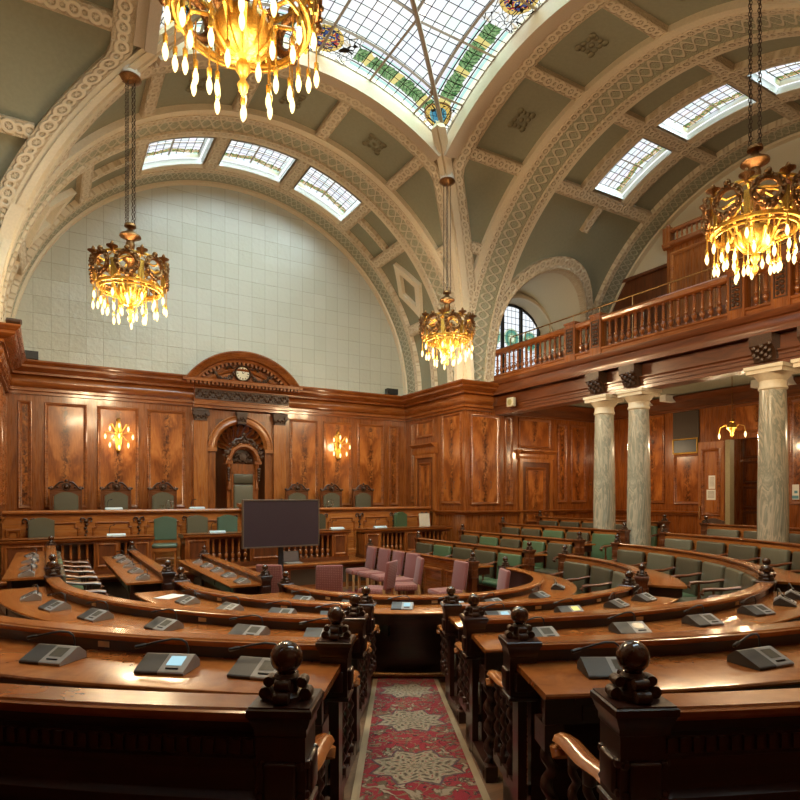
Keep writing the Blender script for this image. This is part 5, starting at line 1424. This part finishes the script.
# grille and picture on the gallery wall
k = MB(); k.box(0,.74,-.03,0,3.26,4.34); gr = k.build('vent_grille', M['grille'], loc=(XR,2.52,0), rz=-pi/2, grain='y', smooth=0); tag(gr,'brown woven ventilation grille set in the wall under the gallery','vent')
for v in gr.data.vertices: pass
at = gr.data.attributes['gc'].data
at.foreach_set('vector', [c for v in gr.data.vertices for c in (v.co.x,v.co.z,0)])
pc = thing('framed_screen','black panel in a thin gold frame below the ventilation grille','frame',(XR-.03,2.16,3.42))
k = MB(); k.box(-.02,0,-.33,.33,-.17,.17); k.build('panel', M['black'], pc)
k = MB(); k.frame(-.36,.36,-.20,.20,[(0,0),(0,.03),(.02,.035),(.035,.02)],0); k.build('gilt_frame', M['gold'], pc, M=lambda x,y,z:(y,-x,z))
# the open door leaf with its notices
dl = bpy.data.objects.new('door_3', None); COL.objects.link(dl); struct(dl); dl.location = (XR-.02,1.12,.3); dl.rotation_euler = (0,0,radians(100))
k = MB(); k.box(0,.62,-.045,0,0,3.18); k.build('door_leaf', M['wood_light'], dl, grain='z')
k = MB()
for z0,z1 in ((.2,1.1),(1.3,3.0)): k.frame(.08,.54,z0,z1,FP,0)
k.build('panel_moulding', M['wood'], dl, M=lambda x,y,z:(x,-y,z))
k = MB(); k.box(.56,.60,0,.03,1.20,1.55); k.build('push_plate', M['brass'], dl)
# notices: flat papers on the open leaf, with printed lines
def notice(lab, loc, rz, w, h, bars, col):
    k = MB(); k.box(-w/2,w/2,-.004,0,0,h); o = k.build('paper_notice', M['paper'], loc=loc, rz=rz); tag(o,lab,'notice')
    b = MB()
    for (x0,x1,z0,z1) in bars: b.add([(x0,-.0046,z0),(x1,-.0046,z0),(x1,-.0046,z1),(x0,-.0046,z1)],[(0,1,2,3)])
    b.build('printed_line', col, o, smooth=0)
inkg = flat('grey_ink',(.25,.2,.18),.7); inkb = flat('blue_ink',(.10,.28,.36),.7)
rzd = radians(100)
def on_leaf(s): return (XR-.02+cos(rzd)*s+sin(rzd)*-.0+(-sin(rzd))*.004*1.0, 1.12+sin(rzd)*s+cos(rzd)*.004)
x_, y_ = on_leaf(.28)
notice('tall narrow white notice on the open door leaf',(x_-.0,y_,2.28),rzd+pi,.16,.34,[(-.06,.06,.28-.03*i,.29-.03*i) for i in range(8)],inkg)
x_, y_ = on_leaf(.30)
notice('wider white notice lower on the open door leaf',(x_,y_,2.0),rzd+pi,.22,.26,[(-.08,.08,.21-.03*i,.222-.03*i) for i in range(6)],inkg)
notice('white notice with a blue foot on the wall panel beyond the marble column',(XR-.012,-.52,2.02),-pi/2,.20,.34,[(-.09,.09,.02,.09),(.0,.07,.14,.2)],inkb)

# ------------------------------------------------------------------ lamps
def bulb_mesh():
    k = MB(); k.lathe([(.010,.0),(.014,-.02),(.022,-.045),(.024,-.07),(.017,-.105),(.006,-.128),(.001,-.131)],(0,0,0),8); return k
def chandelier(lab, loc):
    t = thing('chandelier', lab, 'chandelier', loc)
    k = MB(); k.lathe([(.16,.16),(.15,.02),(.13,0)],(0,0,0),18); k.build('ceiling_collar', M['white'], t)
    k = MB(); k.lathe([(.001,.02),(.17,.0),(.18,-.03),(.13,-.07),(.06,-.10),(.001,-.11)],(0,0,0),18); k.build('ceiling_rose', M['bronze'], t, smooth=50)
    ch = MB(); n = 44
    for i in range(n):
        z = -.08-i*.055; ax = (1,0) if i%2 else (0,1)
        pts = [(ax[0]*.014*cos(a),ax[1]*.014*cos(a),z-.028+.036*sin(a)) for a in [2*pi*q/6 for q in range(6)]]
        ch.tube(pts,.0055,4,True)
    c0 = None
    for q in range(4):
        a = pi/4+q*pi/2; p = (.075*cos(a),.075*sin(a),0)
        if c0 is None: c0 = ch.build('chain', M['iron'], t, loc=p)
        else: part(c0,t,p)
    k = MB(); k.lathe([(.02,-2.42),(.09,-2.46),(.095,-2.5),(.04,-2.52),(.05,-2.56),(.10,-2.60),(.165,-2.64),(.17,-2.67),(.10,-2.70),(.06,-2.74),(.075,-2.80),(.06,-2.88),(.035,-2.92),(.06,-2.95),(.05,-3.0),(.08,-3.03),(.12,-3.06),(.05,-3.12),(.05,-3.6)],(0,0,0),16); k.build('turned_stem', M['bronze'], t, smooth=50)
    k = MB(); k.torus((0,0,-3.10),.55,.02,'z',40,6); k.torus((0,0,-3.52),.50,.028,'z',40,6); k.torus((0,0,-3.58),.47,.016,'z',40,6)
    for q in range(8):
        a = q*pi/4; c, s_ = cos(a), sin(a)
        k.tube([(r*c,r*s_,z) for r,z in ((.05,-3.0),(.2,-3.06),(.4,-3.16),(.55,-3.10))],.016,6)
        k.tube([(r*c,r*s_,z) for r,z in ((.50,-3.52),(.42,-3.40),(.28,-3.44),(.22,-3.58),(.16,-3.66))],.018,6)
    k.build('frame_ring', M['gold'], t, smooth=60)
    md = MB(); md.torus((0,0,0),.145,.034,'y',18,6); md.torus((0,0,0),.188,.014,'y',18,5)
    for q in range(14):
        a = 2*pi*q/14; md.ball((.168*cos(a),-.028,.168*sin(a)),.024,6,4)
    md.ball((0,-.01,.21),.045,8,5); md.ball((0,-.01,-.21),.04,8,5)
    dr_ = MB(); dr_.slab([(-.03,-.20),(.03,-.20),(.045,.10),(-.045,.10)],-.01,.01); dr_.tube([(-.05,-.02,-.18),(-.08,-.02,.12),(0,-.03,.18),(.08,-.02,.12),(.05,-.02,-.18)],.014,5)
    fn = MB(); fn.lathe([(.02,-.04),(.03,0),(.085,.03),(.09,.045),(.04,.05),(.02,.06),(.03,.085),(.012,.12),(.001,.125)],(0,0,0),12)
    m0_ = d0_ = n0 = None
    for q in range(8):
        a = q*pi/4+pi/8; p = (.56*cos(a),.56*sin(a),-3.27); rz = a+pi/2
        if m0_ is None: m0_ = md.build('medallion', M['bronze'], t, loc=p, rz=rz, smooth=60)
        else: part(m0_,t,p,rz)
        a = q*pi/4; p = (.54*cos(a),.54*sin(a),-3.32); rz = a+pi/2
        if d0_ is None: d0_ = dr_.build('crown_drop', M['gold'], t, loc=p, rz=rz, smooth=60)
        else: part(d0_,t,p,rz)
        p = (.57*cos(a),.57*sin(a),-3.09)
        if n0 is None: n0 = fn.build('crown_finial', M['bronze'], t, loc=p, smooth=50)
        else: part(n0,t,p)
    k = MB(); k.lathe([(.04,-3.45),(.19,-3.52),(.215,-3.60),(.19,-3.70),(.12,-3.78),(.06,-3.81),(.03,-3.83),(.05,-3.86),(.06,-3.90),(.03,-3.95),(.02,-3.98),(.045,-4.02),(.03,-4.07),(.001,-4.12)],(0,0,0),18)
    for q in range(10):
        a = q*pi/5; k.tube([(r*cos(a),r*sin(a),z) for r,z in ((.06,-3.80),(.13,-3.78),(.20,-3.69),(.235,-3.58),(.26,-3.57))],.018,5)
    k.build('centre_bowl', M['gold'], t, smooth=60)
    cord = MB(); cord.tube([(0,0,0),(0,0,-.30)],.006,5); cord.lathe([(.012,-.30),(.02,-.31),(.018,-.36),(.012,-.37)],(0,0,0),8)
    c1 = None; bm_ = bulb_mesh()
    for cnt, r, z0, off in ((16,.56,-3.36,0),(12,.42,-3.46,.13),(7,.25,-3.58,.3)):
        for q in range(cnt):
            a = 2*pi*q/cnt+off; p = (r*cos(a),r*sin(a),z0-.09*(q%2)+.02*((q*7)%3))
            if c1 is None:
                c1 = cord.build('pendant_cord', M['gold'], t, loc=p); b_ = bm_.build('bulb', M['bulb'], c1, loc=(0,0,-.37), smooth=60)
            else:
                x = part(c1,t,p); part(b_,x,b_.location)
    return t
HC = 3.25; ZC = ZS+sqrt(RV*RV-HC*HC)-.06
c0 = chandelier('gilt bulb chandelier hanging by chains before the pier at the gallery corner',(HC,HC,ZC))
dup(c0,'gilt bulb chandelier hanging in front of the pale tiled lunette',(-3.2,3.25,ZC),.2)
dup(c0,'huge gilt bulb chandelier hanging closest overhead below the skylight',(-3.1,-3.1,ZC+.17),.1)
dup(c0,'gilt bulb chandelier hanging in front of the public gallery balustrade',(3.43,-3.36,ZC-.06),.35)
def lamp(name, loc, e, rad=.2, col=(1,.74,.44), parent=None):
    l = bpy.data.lights.new(name,'POINT'); l.energy = e; l.color = col; l.shadow_soft_size = rad
    o = bpy.data.objects.new(name,l); COL.objects.link(o); o.location = loc
    return o
CE = 235
for x,y in ((HC,HC),(-3.2,3.25),(-3.1,-3.1),(3.43,-3.36)):
    for q in range(4): lamp('chandelier_light',(x+.5*cos(q*pi/2+.4),y+.5*sin(q*pi/2+.4),ZC-3.98),CE/4,.10)
s0 = None
for x,l in ((-2.92,'gilt cluster wall light on the panel nearer the panelled side wall'),(2.87,'gilt cluster wall light on the panel on the gallery side of the throne')):
    loc = (x,YB-.01,3.55)
    if s0 is None:
        t = thing('wall_light',l,'wall light',loc); s0 = t
        k = MB(); k.slab([(-.05,-.35),(.05,-.35),(.09,0),(.05,.35),(-.05,.35),(-.09,0)],-.03,0); k.ball((0,-.04,.38),.05,8,6); k.ball((0,-.04,-.36),.05,8,6); k.build('back_plate', M['gold'], t)
        for i,(ax,az) in enumerate(((-.30,-.02),(.30,-.02),(-.20,.17),(.20,.17),(0,.25),(-.20,-.22),(.20,-.22),(0,-.27),(0,.0))):
            k = MB(); k.tube([(0,-.03,az*.3),(ax*.4,-.14,az*.3+.06),(ax*.8,-.20,az+.10),(ax,-.2,az+.09),(ax,-.2,az+.05)],.010,6); k.lathe([(.03,.06),(.035,.05),(.015,.04)],(ax,-.2,az),8); b = k.build('scroll_arm', M['gold'], t)
            bulb_mesh().build('bulb', M['bulb'], b, loc=(ax,-.2,az+.05), smooth=60)
    else: dup(s0,l,loc)
    lamp('wall_light_source',(x,YB-.42,3.55),14,.12)
t = thing('pendant_lamp','small brass two-bulb pendant hanging under the gallery before the open doorway','lamp',(8.5,-.08,4.79))
k = MB(); k.tube([(0,0,0),(0,0,-1.1)],.010,6); k.build('rod', M['bronze'], t)
k = MB(); k.lathe([(.02,-1.02),(.05,-1.06),(.03,-1.1),(.10,-1.16),(.12,-1.2),(.06,-1.26),(.03,-1.32),(.04,-1.36),(.001,-1.42)],(0,0,0),12)
for sy in (-1,1): k.tube([(0,sy*.05,-1.2),(0,sy*.15,-1.14),(0,sy*.27,-1.18),(0,sy*.29,-1.30)],.010,6)
k.build('body', M['gold'], t, smooth=60)
for sy in (-1,1): bulb_mesh().build('bulb', M['bulb'], t, loc=(0,sy*.29,-1.30), smooth=60)
for sy in (-1,1): lamp('pendant_light_source',(8.42,-.08+sy*.31,3.36),22,.06)
for y in (3.4,-3.4): lamp('under_gallery_fill',(8.5,y,3.4),45,.08)  # added fill without fittings, brightens the panelling under the gallery
lamp('corridor_fill',(11.6,.45,3.5),16,.1)  # added unseen fill that lifts the corridor panels out of the dark
t = None

# ------------------------------------------------------------------ daylight and camera
W = bpy.data.worlds.new('overcast_sky'); SC.world = W; W.use_nodes = True
bg = W.node_tree.nodes['Background']; bg.inputs[0].default_value = (.95,.98,1.0,1); bg.inputs[1].default_value = .86
sl_ = bpy.data.lights.new('overcast_daylight','SUN'); sl_.energy = 24.0; sl_.angle = radians(110); sl_.color = (.70,.92,1.0)
so_ = bpy.data.objects.new('overcast_daylight',sl_); COL.objects.link(so_); so_.location = (0,0,14); so_.rotation_euler = Vector((-.05,.55,-1)).to_track_quat('-Z','Y').to_euler()
def portal(loc, d, sx, sy):
    l = bpy.data.lights.new('sky_portal','AREA'); l.shape = 'RECTANGLE'; l.size = sx; l.size_y = sy; l.cycles.is_portal = True
    o = bpy.data.objects.new('sky_portal',l); COL.objects.link(o); o.location = loc
    o.rotation_euler = Vector(d).to_track_quat('-Z','Y').to_euler()
portal((0,0,ZS+RG+.12),(0,0,-1),6.4,6.4)
for o in (0,1):
    end, w0, w1 = ARM[o]
    for p,q in WIN:
        tm = (p+q)/2; a = Vector(VP(o,tm,(w0+w1)/2,RO+.42)); b = Vector(VP(o,tm,(w0+w1)/2,1.0)); portal(a,b-a,1.7,1.7)
portal((sc_,yw+.55,ZS+1.5),(0,-1,0),2.6,3.0)
cam = bpy.data.cameras.new('camera'); co_ = bpy.data.objects.new('camera',cam); COL.objects.link(co_)
co_.location = (-4.39,-7.66,2.10); co_.rotation_euler = (pi/2,0,-radians(30.5))
cam.sensor_width = 36; cam.lens = 598/800*36; cam.shift_y = .12; cam.clip_start = .02
SC.camera = co_
SC.view_settings.view_transform = 'Standard'; SC.view_settings.look = 'None'; SC.view_settings.exposure = 0.55; SC.view_settings.gamma = 1; SC.view_settings.use_curve_mapping = False
cy = SC.cycles
cy.use_denoising = True; cy.max_bounces = 8; cy.diffuse_bounces = 4; cy.glossy_bounces = 4; cy.transparent_max_bounces = 12; cy.transmission_bounces = 8
cy.sample_clamp_indirect = 6; cy.sample_clamp_direct = 0; cy.caustics_reflective = False; cy.caustics_refractive = False; cy.blur_glossy = .5
